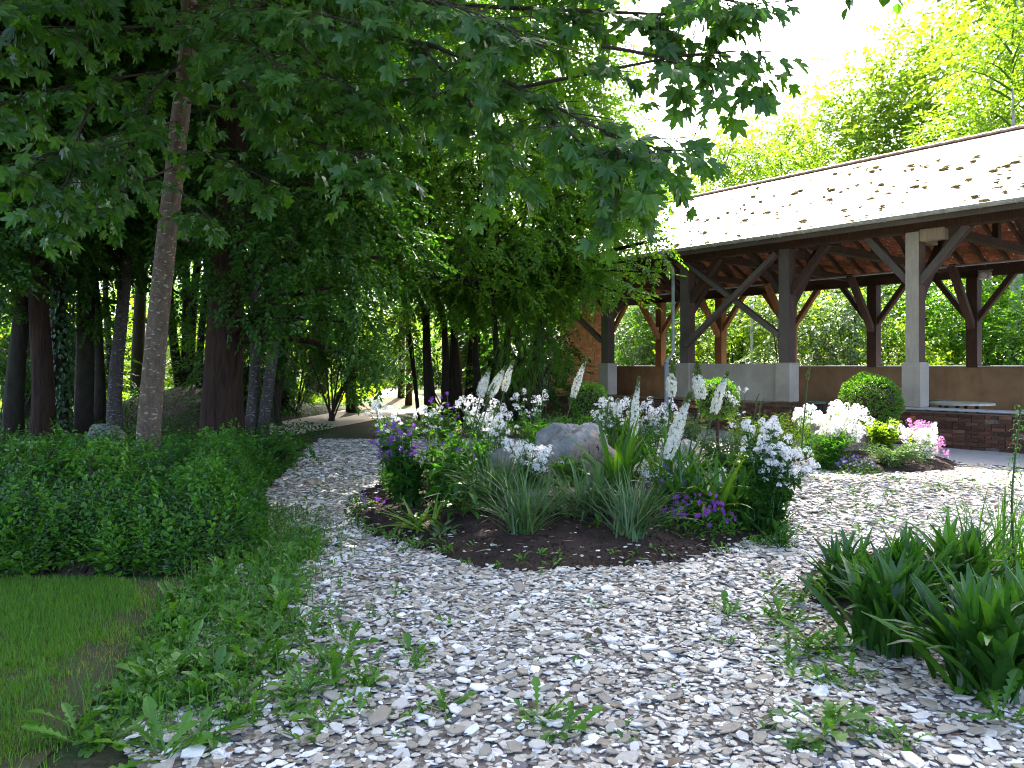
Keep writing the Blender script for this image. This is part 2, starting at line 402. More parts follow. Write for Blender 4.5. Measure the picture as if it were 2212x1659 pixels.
# timber, concrete, brick, tiles
def timber(name, a, b, weather=None):
    m, nt, out = new_mat(name); v = texco(nt, (6, 6, .7)); nz = noise(nt, v, 5, 7, .7, .5)
    c = ramp(nt, [(.28, a), (.72, b)], nz)
    if weather is not None:                                   # grey weathered skin on the outer (front) face of the post
        g = nt.nodes.new("ShaderNodeTexCoord"); sp = nt.nodes.new("ShaderNodeSeparateXYZ"); nt.links.new(g.outputs["Normal"], sp.inputs[0])
        w = ramp(nt, [(.3, tuple(x * .72 for x in weather)), (.7, weather)], nz)
        c = mixc(nt, ramp(nt, [(.45, (0, 0, 0)), (.7, (1, 1, 1))], math_(nt, 'MULTIPLY', sp.outputs[1], -1.0)), c, w)
    n2 = noise(nt, texco(nt), 1.1, 4); c = mixc(nt, .5, c, ramp(nt, [(.3, (.62, .6, .58)), (.7, (1.25, 1.25, 1.25))], n2), 'MULTIPLY')
    princ(nt, out, c, .8, bump(nt, nz, .6, .008), .25); return m
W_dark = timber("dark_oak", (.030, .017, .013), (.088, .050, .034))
W_grey = timber("weathered_oak", (.06, .033, .026), (.14, .08, .058), (.43, .385, .31))
W_half = timber("half_weathered_oak", (.042, .026, .02), (.115, .072, .055), (.135, .112, .095))
W_bounce = timber("oak_bounce_tint", (.13, .055, .022), (.30, .14, .06))  # oak tinted orange: bounced light put into the colour
W_pale = timber("pale_new_oak", (.24, .18, .12), (.40, .31, .22))
def concrete(name, a, b, stain, bd=.004):
    m, nt, out = new_mat(name); v = texco(nt); n1 = noise(nt, v, 1.4, 7, .65); n2 = noise(nt, texco(nt, (4, 4, .6)), 1.6, 6, .65, .8); n3 = noise(nt, v, 60, 4, .7)
    c = ramp(nt, [(.3, a), (.7, b)], n1); c = mixc(nt, ramp(nt, [(.52, (0, 0, 0)), (.85, (.6, .6, .6))], n2), c, stain)
    c = mixc(nt, .35, c, ramp(nt, [(.3, (.6, .6, .6)), (.7, (1.3, 1.3, 1.3))], n3), 'MULTIPLY')
    princ(nt, out, c, .9, bump(nt, n3, .4, bd), .25); return m
C_pale = concrete("pale_concrete", (.31, .265, .21), (.45, .395, .32), (.22, .18, .125))
C_brown = concrete("stained_render", (.16, .105, .06), (.25, .175, .105), (.085, .06, .035))
C_floor = concrete("concrete_floor", (.20, .19, .17), (.32, .30, .27), (.16, .15, .13))
C_lime = concrete("lime_capping", (.34, .34, .34), (.46, .46, .46), (.25, .25, .24))
M_brick = solid("old_red_brick", [(0, (.060, .028, .020)), (.5, (.125, .056, .036)), (.9, (.20, .095, .058)), (1, (.42, .13, .05))], .9, .2, 0, 22, .006)
M_brick_o = solid("orange_brick_with_bounce", [(0, (.36, .17, .075)), (.6, (.50, .25, .115)), (1, (.58, .32, .16))], .9, .2, 0, 22, .006)  # brick colour raised to carry the orange bounce glow indoors
M_mortar = solid("lime_mortar", [(0, (.17, .135, .11)), (1, (.26, .22, .18))], .95, .15, 0, 30, .006)
M_mortar_o = solid("sandy_mortar", [(0, (.30, .18, .09)), (1, (.36, .22, .12))], .95, .15, 0, 30, .006)
M_tile = solid("weathered_clay_tile", [(0, (.17, .135, .10)), (.5, (.26, .215, .165)), (1, (.35, .30, .24))], .6, .45, 0, 14, .004, namt=.45)
M_tile_u = solid("red_clay_tile_underside", [(0, (.16, .055, .035)), (.5, (.24, .085, .05)), (1, (.34, .13, .07))], .85, .2, 0, 14, .004)
M_ridge = solid("ridge_tile_clay", [(0, (.32, .20, .14)), (1, (.44, .31, .23))], .7, .3, 0, 12, .004)
M_moss = solid("yellow_moss", [(0, (.13, .095, .03)), (1, (.30, .23, .06))], .95, .1, 0, 30, .02)
M_zinc = solid("weathered_zinc", [(0, (.40, .41, .38)), (1, (.50, .51, .48))], .45, .5, .0, 6, .0)
M_pvc = solid("grey_pipe_plastic", [(0, (.34, .35, .37)), (1, (.42, .43, .45))], .4, .5)
M_blk = solid("black_painted_metal", [(0, (.02, .02, .022)), (1, (.04, .04, .042))], .5, .5)
M_green = solid("green_painted_lid", [(0, (.01, .12, .10)), (1, (.02, .16, .13))], .45, .5)
M_greymetal = solid("galvanised_pole", [(0, (.42, .44, .46)), (1, (.5, .52, .54))], .5, .5, .3)
M_tabletop = solid("pale_table_board", [(0, (.55, .50, .42)), (1, (.66, .6, .52))], .4, .5, 0, 8, 0)
M_lamp = solid("white_lamp_glass", [(0, (.7, .7, .7)), (1, (.8, .8, .8))], .2, .5)
#@@SETTING
# ------------------------------------------------------------------ terrain
XL_Y = np.array([2.5, 3.2, 3.6, 4, 5, 6, 7, 8.5, 10, 13, 16, 20, 26]); XL_X = np.array([-1.35, -1.45, -1.8, -1.75, -1.9, -2.1, -2.15, -2.6, -3.1, -3.55, -4.0, -4.4, -5.5])
def xleft(Y): return np.interp(Y, XL_Y, XL_X)
BEDS = [(0.6, 9.65, 2.45, 3.25, .26), (3.35, 5.45, 1.30, 1.35, .10), (5.75, 13.35, 1.55, 1.35, .22)]
def bed_r(x, y, b):
    a = np.arctan2(y - b[1], x - b[0]); w = 1 + .035 * np.sin(3 * a + b[0]) + .03 * np.sin(7 * a + 1) + .02 * np.sin(13 * a)
    return np.sqrt(((x - b[0]) / b[2]) ** 2 + ((y - b[1]) / b[3]) ** 2) / w
def gz(x, y):
    x = np.asarray(x, float); y = np.asarray(y, float)
    z = 1.0 * np.exp(-(((x + 10.3) / 2.6) ** 2 + ((y - 27) / 4.0) ** 2))
    z = z + .25 * np.exp(-(((x + 5) / 3) ** 2 + ((y - 34) / 3) ** 2))
    return z
def bedz(x, y):
    z = np.zeros(np.shape(x))
    for b in BEDS: z = np.maximum(z, b[4] * np.clip(1 - bed_r(x, y, b) ** 2.2, 0, 1))
    return z
def hz(x, y): return gz(x, y) + bedz(x, y)
def sheet(name, xs, ys, zf, m, kind="structure", mask=None, dz=0.0):
    X, Y = np.meshgrid(xs, ys); Z = zf(X, Y) + dz; nx, ny = len(xs), len(ys)
    V = np.stack([X.ravel(), Y.ravel(), Z.ravel()], -1)
    i = (np.arange(ny - 1)[:, None] * nx + np.arange(nx - 1)[None, :]).ravel()
    Q = np.stack([i, i + 1, i + nx + 1, i + nx], -1)
    if mask is not None:
        cxy = V[Q].mean(1); Q = Q[mask(cxy[:, 0], cxy[:, 1])]
    b = Buf(); b.add(T(V, L=Q.ravel(), S=np.full(len(Q), 4)))
    return tag(b.build(name, m, smooth=True), kind=kind)
xs = np.concatenate([np.linspace(-420, -45, 8), np.linspace(-40, 40, 81), np.linspace(45, 420, 8)])
ys = np.concatenate([np.linspace(-200, -6, 6), np.linspace(-4, 70, 75), np.linspace(78, 520, 10)])
tag(sheet("ground", xs, ys, gz, M_forest), kind="structure")

def poly_sheet(name, pts, m, dz, sub=0):
    pts = np.asarray(pts, float); V = np.c_[pts[:, 0], pts[:, 1], gz(pts[:, 0], pts[:, 1]) + dz]
    b = Buf(); b.add(T(V, [tuple(range(len(V)))])); return tag(b.build(name, m), kind="structure")
# gravel bed (base sheet of grit, stones lie on it)
yy = np.linspace(1.5, 17.5, 50)
left = np.c_[xleft(yy) + .05 * np.sin(yy * 5), yy]
right = np.c_[np.interp(yy, [1.5, 3, 11, 13, 15, 17.5], [4.5, 4.8, 8.2, 7.6, 6.2, 4.6]), yy][::-1]
gravel_yard = poly_sheet("gravel_yard", np.vstack([left, right]), M_grit, .006)

# pavilion frame of reference
PA = np.array([8.18, 16.3, 0.0]); PXD = np.array([.61, -.792, 0]); PYD = np.array([.792, .61, 0])
PXD /= np.linalg.norm(PXD); PYD = np.array([-PXD[1], PXD[0], 0])
def pav(x, y, z=0.0): return PA + PXD * x + PYD * y + np.array([0, 0, z])
poly_sheet("road", [pav(-16, -2.5)[:2], pav(14, -2.5)[:2], pav(14, -.26)[:2], pav(-16, -.26)[:2]], M_road, .012)
pathpx = [(540, 945), (640, 940), (800, 910), (905, 888), (925, 866), (880, 846), (868, 838), (832, 838), (818, 850), (802, 868), (762, 886), (700, 899), (575, 919), (530, 926)]
PATHG = np.array([gnd(*p)[:2] for p in pathpx])
def pip(x, y, poly):
    r = np.zeros(len(x), bool); j = len(poly) - 1
    for i in range(len(poly)):
        xi, yi = poly[i]; xj, yj = poly[j]; r ^= ((yi > y) != (yj > y)) & (x < (xj - xi) * (y - yi) / (yj - yi + 1e-12) + xi); j = i
    return r
poly_sheet("path", PATHG, M_path, .016)

for k, b in enumerate(BEDS):
    xs_ = np.linspace(b[0] - b[2] * 1.15, b[0] + b[2] * 1.15, 70); ys_ = np.linspace(b[1] - b[3] * 1.15, b[1] + b[3] * 1.15, 70)
    def zf(x, y, b=b):
        r = bed_r(x, y, b); return b[4] * np.clip(1 - r ** 2.2, 0, 1) + .02 + .012 * np.sin(x * 17 + 3 * np.sin(y * 11)) * np.sin(y * 13 + x * 5) - .05 * np.clip(r - .96, 0, 1) * 8
    sheet("soil_bed", xs_, ys_, zf, M_soil, mask=lambda x, y, b=b: bed_r(x, y, b) < 1.07)
# lawn with mown grass
lawn = poly_sheet("lawn", [(-9, 1.2), (-1.7, 1.2), (-1.88, 3.2), (-1.98, 3.8), (-2.08, 4.6), (-2.25, 5.3), (-2.4, 5.95), (-9, 6.0)], M_lawnsoil, .010)
def lawn_edge(Y): return np.interp(Y, [1.2, 3.2, 3.8, 4.6, 5.3, 5.95], [-1.75, -1.93, -2.03, -2.13, -2.3, -2.45])
n = 95000
gy = 2.9 + 3.1 * U(0, 1, n); gxx = lawn_edge(gy) - (U(0, 1, n) ** 1.25) * 2.6 + .12
pn = np.sin(gxx * 3.1 + 1.7 * np.sin(gy * 2.3)) + np.sin(gy * 4.3 + gxx * 1.3 + 2 * np.sin(gxx * 2.1)) + .6 * np.sin(gxx * 9 + gy * 7)
edge = lawn_edge(gy) - gxx
keep = (U(0, 1, n) < np.clip((edge - .02 + .09 * np.sin(gy * 6) + .07 * np.sin(gy * 13 + 2)) * 2.6, .05, 1)) & (U(0, 1, n) < np.where(pn < -1.5, .30, 1))
gxx, gy, pn, edge = gxx[keep], gy[keep], pn[keep], edge[keep]; n = len(gy)
bl = T([(-.05, 0, 0), (.05, 0, 0), (.035, .12, .55), (-.035, .12, .55), (0, .42, 1)], [(0, 1, 2, 3), (3, 2, 4)])
R = Rz(U(0, 2 * PI, n)) @ Rx(rng.normal(0, .35, n)); b = Buf()
b.add(bl, sc3(R, U(.022, .05, n) * np.where(pn < -1.3, .7, 1)), np.c_[gxx, gy, np.full(n, .008)], np.clip(.42 - .10 * pn + rng.normal(0, .16, n) + np.where(edge < .22, .25, 0), 0, 1))
tag(b.build("grass", M_grass, parent=lawn), kind="stuff")

# stone chips
def chip_t(seed, n):
    r = np.random.default_rng(seed); a = np.sort(np.linspace(0, 2 * PI, n, endpoint=False) + r.uniform(-.32, .32, n)); rad = r.uniform(.75, 1.1, n)
    P = np.c_[np.cos(a) * rad, np.sin(a) * rad * r.uniform(.5, .85)]; h = r.uniform(.10, .20)
    V = np.vstack([np.c_[P, np.zeros(n)], np.c_[P * 1.0, np.full(n, h * .8)], np.c_[P * .93, np.full(n, h)]])
    polys = [tuple(range(2 * n, 3 * n))]
    for k in range(n):
        j = (k + 1) % n
        polys += [(k, j, n + j, n + k), (n + k, n + j, 2 * n + j, 2 * n + k)]
    return T(V, polys)
def chip_far(seed):
    t = chip_t(seed, 5); n = 5; V = np.vstack([t.V[:5], t.V[10:]]); return T(V, [tuple(range(5, 10))] + [(k, (k + 1) % 5, 5 + (k + 1) % 5, 5 + k) for k in range(5)])
CH = [chip_t(i, 5 + i % 3) for i in range(9)]; CHF = [chip_far(20 + i) for i in range(6)]
def in_gravel(x, y):
    r = np.interp(y, [1.5, 3, 11, 13, 15, 17.5], [4.5, 4.8, 8.2, 7.6, 6.2, 4.6])
    ok = (x > xleft(y) + .04 * np.sin(y * 9)) & (x < r)
    for b in BEDS: ok &= bed_r(x, y, b) > 1.0 + rng.normal(0, .02, len(x))
    return ok & (np.abs(x / y) < .70)
def chip_field(y0, y1, sp, size, T_, layer=1.0):
    X, Y = np.meshgrid(np.arange(-4.6, 8.4, sp), np.arange(y0, y1, sp * .9)); x = X.ravel() + U(-.5, .5, X.size) * sp; y = Y.ravel() + U(-.5, .5, X.size) * sp
    k = in_gravel(x, y) & (U(0, 1, len(x)) < layer); x, y = x[k], y[k]; n = len(x)
    s = size * np.exp(rng.normal(0, .33, n)); tt = np.clip(U(0, 1, n), 0, .98)
    R = sc3(Rz(U(0, 2 * PI, n)) @ Rx(rng.normal(0, .16, n)) @ Ry(rng.normal(0, .16, n)), s)
    return x, y, U(.0, .014, n) + .004, R, tt, s
gb = Buf(); near = []
def put(f, T_):
    x, y, z, R, tt, s = f; which = rng.integers(0, len(T_), len(x)); big = np.zeros(len(x), bool)
    if T_ is CH:
        vis = s / y * (np.abs(x / y) < .63) * (y > 3.25) * (z > .006); order = np.argsort(-vis)[:150]; big[order] = True
        for i in order: near.append((R[i], (x[i], y[i], z[i] + .008), which[i], tt[i]))
    for k in range(len(T_)):
        m = (which == k) & ~big; gb.add(T_[k], R[m], np.c_[x, y, z][m], tt[m])
put(chip_field(2.9, 5.6, .036, .0215, CH), CH)
put(chip_field(2.9, 6.5, .075, .030, CH), CH)
put(chip_field(5.6, 9.0, .045, .0265, CHF), CHF)
put(chip_field(6.5, 10.5, .10, .038, CHF), CHF)
put(chip_field(9.0, 12.5, .056, .032, CHF), CHF)
put(chip_field(12.5, 17.4, .068, .038, CHF), CHF)
# strays on the soil edges
n = 260; a = U(PI * .95, PI * 2.05, n); rr = 1 - np.abs(rng.normal(0, .10, n)); b0 = BEDS[0]
x = b0[0] + np.cos(a) * b0[2] * rr; y = b0[1] + np.sin(a) * b0[3] * rr
gb.add(CHF[0], sc3(Rz(U(0, 6, n)) @ Rx(rng.normal(0, .2, n)), U(.012, .034, n)), np.c_[x, y, bedz(x, y) + .02], U(.1, .97, n))
gb.build("gravel", M_chip, parent=gravel_yard, kind="stuff")
chip_me = {}
for (R, loc, w, t) in near:
    key = (w, int(t * 7))
    if key not in chip_me:
        chip_me[key] = Buf().add(CH[w], None, None, min(.97, (int(t * 7) + .5) / 7)).mesh("stone_chip", M_chip)
    inst("stone_chip", chip_me[key], gravel_yard, mat4(R, loc))
# soil crumbs
cr = T(np.array([(1, 0, 0), (-.5, .8, .1), (-.6, -.7, 0), (0, 0, .8), (.1, .1, -.6)]), [(0, 1, 3), (1, 2, 3), (2, 0, 3), (1, 0, 4), (2, 1, 4), (0, 2, 4)])
b = Buf()
for bd, n in ((BEDS[0], 5200), (BEDS[1], 1600), (BEDS[2], 700)):
    a = U(0, 2 * PI, n) if bd is not BEDS[0] else U(PI * .9, PI * 2.1, n); rr = np.sqrt(U(.2, 1.06, n))
    x = bd[0] + np.cos(a) * bd[2] * rr; y = bd[1] + np.sin(a) * bd[3] * rr
    b.add(cr, sc3(Rz(U(0, 6, n)) @ Rx(U(0, 6, n)), np.exp(rng.normal(-4.5, .45, n))), np.c_[x, y, bedz(x, y) + .022], U(0, 1, n))
tag(b.build("soil_crumbs", M_soil), kind="stuff")
leaf_dry = leaf4(.6, .2, .15)
b = Buf()                                  # bark bits and dead stalks on the soil
n = 420; a = U(PI * .95, PI * 2.05, n); rr = U(.55, 1.02, n); x = b0[0] + np.cos(a) * b0[2] * rr; y = b0[1] + np.sin(a) * b0[3] * rr
st = T([(-.05, 0, 0), (.05, 0, 0), (.04, 1, .05), (-.04, 1, .05), (0, .5, .08)], [(0, 1, 4), (1, 2, 4), (2, 3, 4), (3, 0, 4)])
b.add(st, sc3(Rz(U(0, 6.3, n)) @ Rx(rng.normal(.1, .12, n)), np.exp(rng.normal(-3.1, .5, n))), np.c_[x, y, bedz(x, y) + .028], U(0, 1, n))
M_straw = solid("dry_straw", [(0, (.14, .09, .05)), (1, (.34, .26, .17))], .9, .2)
tag(b.build("plant_litter", M_straw), kind="stuff")

# dry leaves and bits scattered over the stones
n = 420; y = 3.1 + 8 * U(0, 1, n) ** 1.5; x = U(-.62, .62, n) * y; k = in_gravel(x, y); x, y = x[k], y[k]; n = len(x); b = Buf()
b.add(leaf_dry, sc3(Rz(U(0, 6.3, n)) @ Rx(rng.normal(0, .3, n)) @ Ry(rng.normal(0, .3, n)), np.exp(rng.normal(-3.4, .4, n))), np.c_[x, y, np.full(n, .026)], U(0, 1, n))
b.add(cr, sc3(Rz(U(0, 6, 260)) @ Rx(U(0, 6, 260)), np.exp(rng.normal(-4.2, .4, 260))), np.c_[U(-1.6, 3.2, 260), U(3.2, 7.2, 260), np.full(260, .02)], -.6)
tag(b.build("dry_leaf_litter", M_straw), kind="stuff")
# ------------------------------------------------------------------ left bank: ground cover
def bankh(x, y):
    yf = np.interp(x, [-9, -3.8, -2.6, -2.2, -2.0], [5.9, 6.05, 6.15, 6.7, 7.2]) + .10 * np.sin(x * 5) + .06 * np.sin(x * 11 + 1)
    d1 = np.clip((y - yf) / .75, 0, 1); d2 = np.clip((xleft(y) + .0 - x) / .7, 0, 1); d3 = np.clip((14.5 - y) / 3, 0, 1)
    h = (.42 + .03 * np.clip(y - 6.5, 0, 3)) * np.sqrt(d1) * np.sqrt(d2) * d3
    return h * (.90 + .20 * np.sin(x * 2.3 + y) * np.sin(y * 2.9 + .5 * x) + .12 * np.sin(x * 7 + 2 * y) + .07 * np.sin(x * 13 - 5 * y))
bx = np.linspace(-9, -1.9, 90); by = np.linspace(5.7, 14.6, 90)
sheet("bank", bx, by, lambda x, y: bankh(x, y) * .80 - .03, M_soil, mask=lambda x, y: bankh(x, y) > .01)
L4 = leaf4(); L4n = leaf4(.42); L2 = leaf2(); L4w = leaf4(.85, .08, -.1)
def cover(n, fx, leaf, s0, s1, lift, m, name, tint0=.4, tsd=.18, hf=None, el=(.2, .5), label=None):
    x, y = fx(n); h = bankh(x, y) if hf is None else hf(x, y); k = h > .02; x, y, h = x[k], y[k], h[k]; n = len(x)
    R = Rz(U(0, 2 * PI, n)) @ Rx(rng.normal(el[0], el[1], n)) @ Ry(rng.normal(0, .4, n)); b = Buf()
    b.add(leaf, sc3(R, U(s0, s1, n)), np.c_[x, y, h * (.78 + lift * U(0, 1, n))], tint0 + rng.normal(0, tsd, n) + .12 * np.sin(x * 3) * np.sin(y * 3.3))
    return tag(b.build(name, m), kind="stuff")
def bankpts(n):
    y = 5.8 + (U(0, 1, n) ** 1.5) * 8.4; x = xleft(y) + .1 - (U(0, 1, n) ** 1.2) * np.minimum(3.6, y * .66 + xleft(y) + .25); return x, y
cover(46000, bankpts, L4n, .028, .050, .42, M_peri, "periwinkle_ground_cover", .45, .22)
cover(9000, bankpts, L4, .035, .065, .62, M_herb, "woodland_herbs", .35, .25)
def frontpts(n):
    y = 5.95 + np.abs(rng.normal(0, .35, n)); x = U(-4.4, -2.1, n); return x, y
cover(1500, frontpts, L4w, .05, .085, .55, M_mid, "bramble_leaves", .5, .2, el=(.0, .35))
def herbpts(n):
    y = 7 + 7 * U(0, 1, n); x = xleft(y) + .15 - np.abs(rng.normal(0, .55, n)); return x, y
cover(14000, herbpts, L4, .04, .075, .75, M_herb, "edge_herbs", .5, .22)
def shoots(n, fx, m, name, sc0, sc1, tint):
    x, y = fx(n); h = bankh(x, y); k = h > .08; x, y, h = x[k], y[k], h[k]; n = len(x); b = Buf(); w = rng.integers(0, 3, n)
    sp = [spray(9, leaf4(.6), .15, .9, 400 + i, .1) for i in range(3)]
    for q in range(3):
        mm = w == q; nn = int(mm.sum()); b.add(sp[q], sc3(Rz(U(0, 6.3, nn)) @ Rx(U(.3, 1.4, nn)), U(sc0, sc1, nn)), np.c_[x, y, h * .8][mm], tint + rng.normal(0, .2, nn))
    return tag(b.build(name, m), kind="stuff")
shoots(900, bankpts, M_peri, "periwinkle_shoots", .16, .34, .55)
shoots(750, bankpts, M_herb, "woodland_shoots", .18, .42, .5)
shoots(320, frontpts, M_herb, "front_shoots", .15, .32, .45)
# wood floor herbs and grass behind the bank
n = 20000; y = 11 + 22 * U(0, 1, n) ** 1.4; x = -3.4 - .05 * (y - 11) - U(0, 1, n) * (y * .62 - 3.2); k = ~pip(x, y, PATHG) & (x < xleft(y)); x, y = x[k], y[k]; n = len(x); b = Buf()
hh = .10 + .25 * np.clip(np.sin(x * .9 + y * .7) + .3, 0, 1)
b.add(L4, sc3(Rz(U(0, 6.3, n)) @ Rx(rng.normal(.3, .5, n)), U(.05, .10, n)), np.c_[x, y, gz(x, y) + hh * U(.1, 1, n)], .3 + rng.normal(0, .2, n))
tag(b.build("wood_floor_herbs", M_dark), kind="stuff")
n = 9000; y = 16 + 40 * U(0, 1, n); x = np.interp(y, [16, 20, 28, 60], [-2.4, -1.2, -1.0, -2]) + U(-.7, 3.6, n) * y * .05; k = ~pip(x, y, PATHG) & ((y > 17.8) | (x < xleft(y))) & (x < 2); x, y = x[k], y[k]; n = len(x); b = Buf()
b.add(L4n, sc3(Rz(U(0, 6.3, n)) @ Rx(rng.normal(.8, .4, n)), U(.05, .14, n)), np.c_[x, y, U(0, .12, n)], .4 + rng.normal(0, .2, n))
tag(b.build("path_edge_grass", M_herb), kind="stuff")
n = 26000; y = 30 + 40 * U(0, 1, n); x = -y * .15 - U(0, 1, n) * y * .62; k = ~pip(x, y, PATHG); x, y = x[k], y[k]; n = len(x); b = Buf()
b.add(L4n, sc3(Rz(U(0, 6.3, n)) @ Rx(rng.normal(.9, .4, n)), U(.15, .40, n)), np.c_[x, y, gz(x, y) + U(0, .1, n)], .5 + rng.normal(0, .2, n))
tag(b.build("clearing_grass", M_light), kind="stuff")
#@@PAVILION
# ------------------------------------------------------------------ open timber pavilion
PAV = thing("pavilion", "long open timber pavilion with mossy clay tile roof and low brick wall", "pavilion", PA, None, math.atan2(PXD[1], PXD[0]))
S = 2.95
FX = [-S * k for k in range(-2, 6)]
BX = [-(2.2 + S * k) for k in range(-3, 6)]
WID = 8.0
EZ, EY, RZ, RY = 4.62, -.58, 7.05, 4.0
BEY = 8.62
pit = math.atan2(RZ - EZ, RY - EY); pitb = math.atan2(RZ - EZ, BEY - RY)
def rz_front(y): return EZ + (y - EY) * math.tan(pit)
def rz_back(y): return EZ + (BEY - y) * math.tan(pitb)
X0, X1 = -17.5, 6.6
def P(name, bufs, m, parent=PAV, kind=None, label=None, smooth=False):
    b = Buf()
    for t in (bufs if isinstance(bufs, list) else [bufs]): b.add(t)
    return b.build(name, m, parent=parent, kind=kind, label=label, smooth=smooth)
P("floor_slab", box((-5.3, 4.1, .03), (24.2, 8.0, .06)), C_floor)
PLZ = 4.30                                              # underside of the front wall plate
for x in FX:
    w = .27
    isA = abs(x) < .1
    m = W_grey if x > -1 else W_half
    po = P("post", box((x, 0, (1.66 + PLZ) / 2), (w, w, PLZ - 1.66), None, 0, .012), m, label="pale weathered post on a concrete base" if isA else None)
    P("stone_base", box((x, 0, 1.215), (.37, .37, .91), None, 0, .02), C_pale)
    for sgn in (-1, 1):
        if x + sgn * 1.2 > X1 - .3 or x + sgn * 1.2 < X0: continue
        p = spline([(x + sgn * .10, .02, 3.28), (x + sgn * .52, .02, 3.86), (x + sgn * 1.02, .02, 4.32)], 5)
        P("brace", [beam(p[0], p[-1], .15, .18, (0, 1, 0))], W_dark if not isA else W_half)
    P("brace", [beam((x, .10, 2.95), (x, 1.35, 4.42), .16, .18, (1, 0, 0))], W_dark)
    P("jetty_beam", [beam((x + .0, .14, 4.20), (x, .75, 4.20), .2, .2)] if isA else [beam((x, .14, 4.2), (x, .6, 4.2), .16, .18)], W_pale if isA else W_dark)
    P("tie_beam", beam((x, -.05, 4.50), (x - .1, WID + .05, 4.42), .17, .2), W_dark)
    P("king_post", beam((x - .04, RY, 4.5), (x - .04, RY, RZ - .25), .15, .15, (1, 0, 0)), W_dark)
    for sy in (0, 1):
        P("strut", beam((x - .04, RY + (-1.9 if sy == 0 else 1.9), 4.55), (x - .04, RY + (-.1 if sy == 0 else .1), 6.1), .12, .12, (1, 0, 0)), W_dark)
    if isA: P("tie_beam_end", beam((x + .15, -.05, 4.21), (x + .62, -.02, 4.21), .20, .24), W_pale)
for x in BX:
    m = W_bounce if x < -7 else W_dark
    P("post", box((x, WID, (1.55 + 4.12) / 2), (.30, .30, 4.12 - 1.55), None, 0, .012), m, label="rear post with warm orange bounce light in its colour" if x < -7 else None)
    for sgn in (-1, 1):
        if x + sgn > X1: continue
        P("brace", beam((x + sgn * .10, WID - .02, 2.9), (x + sgn * 1.05, WID - .02, 4.16), .15, .18, (0, 1, 0)), m)
    P("brace", beam((x, WID - .12, 2.7), (x, WID - 1.4, 4.35), .16, .20, (1, 0, 0)), m)
P("wall_plate", beam((X0 + .2, 0, 4.40), (X1 - .2, 0, 4.40), .22, .20), W_dark)
P("wall_plate", beam((X0 + .2, WID, 4.22), (X1 - .2, WID, 4.22), .22, .20), W_dark)
for y, z in ((1.9, rz_front(1.9) - .28), (6.1, rz_back(6.1) - .28)):
    P("purlin", beam((X0 + .2, y, z), (X1 - .2, y, z), .16, .18), W_dark)
P("ridge_beam", beam((X0 + .2, RY, RZ - .30), (X1 - .2, RY, RZ - .30), .14, .2), W_dark)
nr = 40
for i in range(nr):
    x = X0 + .2 + (X1 - X0 - .4) * i / (nr - 1)
    P("rafter", beam((x, EY + .05, rz_front(EY + .05) - .115), (x, RY - .03, RZ - .115), .08, .11), W_dark)
    P("rafter", beam((x, BEY - .05, rz_back(BEY - .05) - .115), (x, RY + .03, RZ - .115), .08, .11), W_dark)
for (xa, xb) in ((-S, -2 * S), (-3 * S, -4 * S)):                                # crossed wind braces between the posts
    P("cross_brace", beam((xa - .12, -.10, 2.30), (xb + .12, -.10, 4.22), .12, .18, (0, 1, 0)), W_half)
    P("cross_brace", beam((xb + .12, -.215, 2.12), (xa - .12, -.215, 4.20), .12, .18, (0, 1, 0)), W_half)
P("fascia_board", beam((X0, EY + .02, EZ - .14), (X1, EY + .02, EZ - .14), .03, .17), W_half)
P("rear_fascia_board", beam((X0, BEY - .02, EZ - .15), (X1, BEY - .02, EZ - .15), .03, .15), W_dark)
# gutter: half round trough
a = np.linspace(PI, 2 * PI, 8); r = .075
prof = [(r * math.cos(t), r * math.sin(t)) for t in a] + [((r - .012) * math.cos(t), (r - .012) * math.sin(t) + .004) for t in a[::-1]]
V = [(X, EY - .085 + py, EZ - .055 + pz) for X in (X0, X1) for (py, pz) in prof]; k = len(prof)
gut = P("gutter", T(V, [(i, (i + 1) % k, k + (i + 1) % k, k + i) for i in range(k)] + [tuple(range(k))[::-1], tuple(range(k, 2 * k))]), M_zinc)
b = Buf()
for x in np.arange(X0 + .4, X1, .6):
    pp = [(x, EY - .085 + (r + .006) * math.cos(t), EZ - .055 + (r + .006) * math.sin(t)) for t in a]; b.add(tube(pp, .009, 4))
b.build("bracket", M_zinc, parent=gut)
xd = -2 * S - .28
P("downpipe", [tube(spline([(xd, EY - .085, 4.5), (xd, EY - .05, 4.38), (xd, -.30, 4.18), (xd, -.24, 4.0)], 8), .045, 10), tube([(xd, -.24, 4.02), (xd, -.24, 1.98), (xd - .02, -.26, 1.90), (xd - .10, -.36, 1.76), (xd - .11, -.37, 1.70)], .045, 10)], M_zinc, smooth=True)
P("lower_downpipe", [tube([(xd - .11, -.37, 1.72), (xd - .11, -.37, .02)], .062, 12), tube([(xd - .11, -.37, 1.74), (xd - .11, -.37, 1.66)], .072, 12), tube([(xd - .11, -.37, 1.22), (xd - .11, -.37, 1.17)], .068, 12)], M_pvc, smooth=True)
P("cable_conduit", [tube([(X0 + .5, 6.6, 4.30), (X1 - .5, 6.6, 4.34)], .03, 8)], M_pvc)
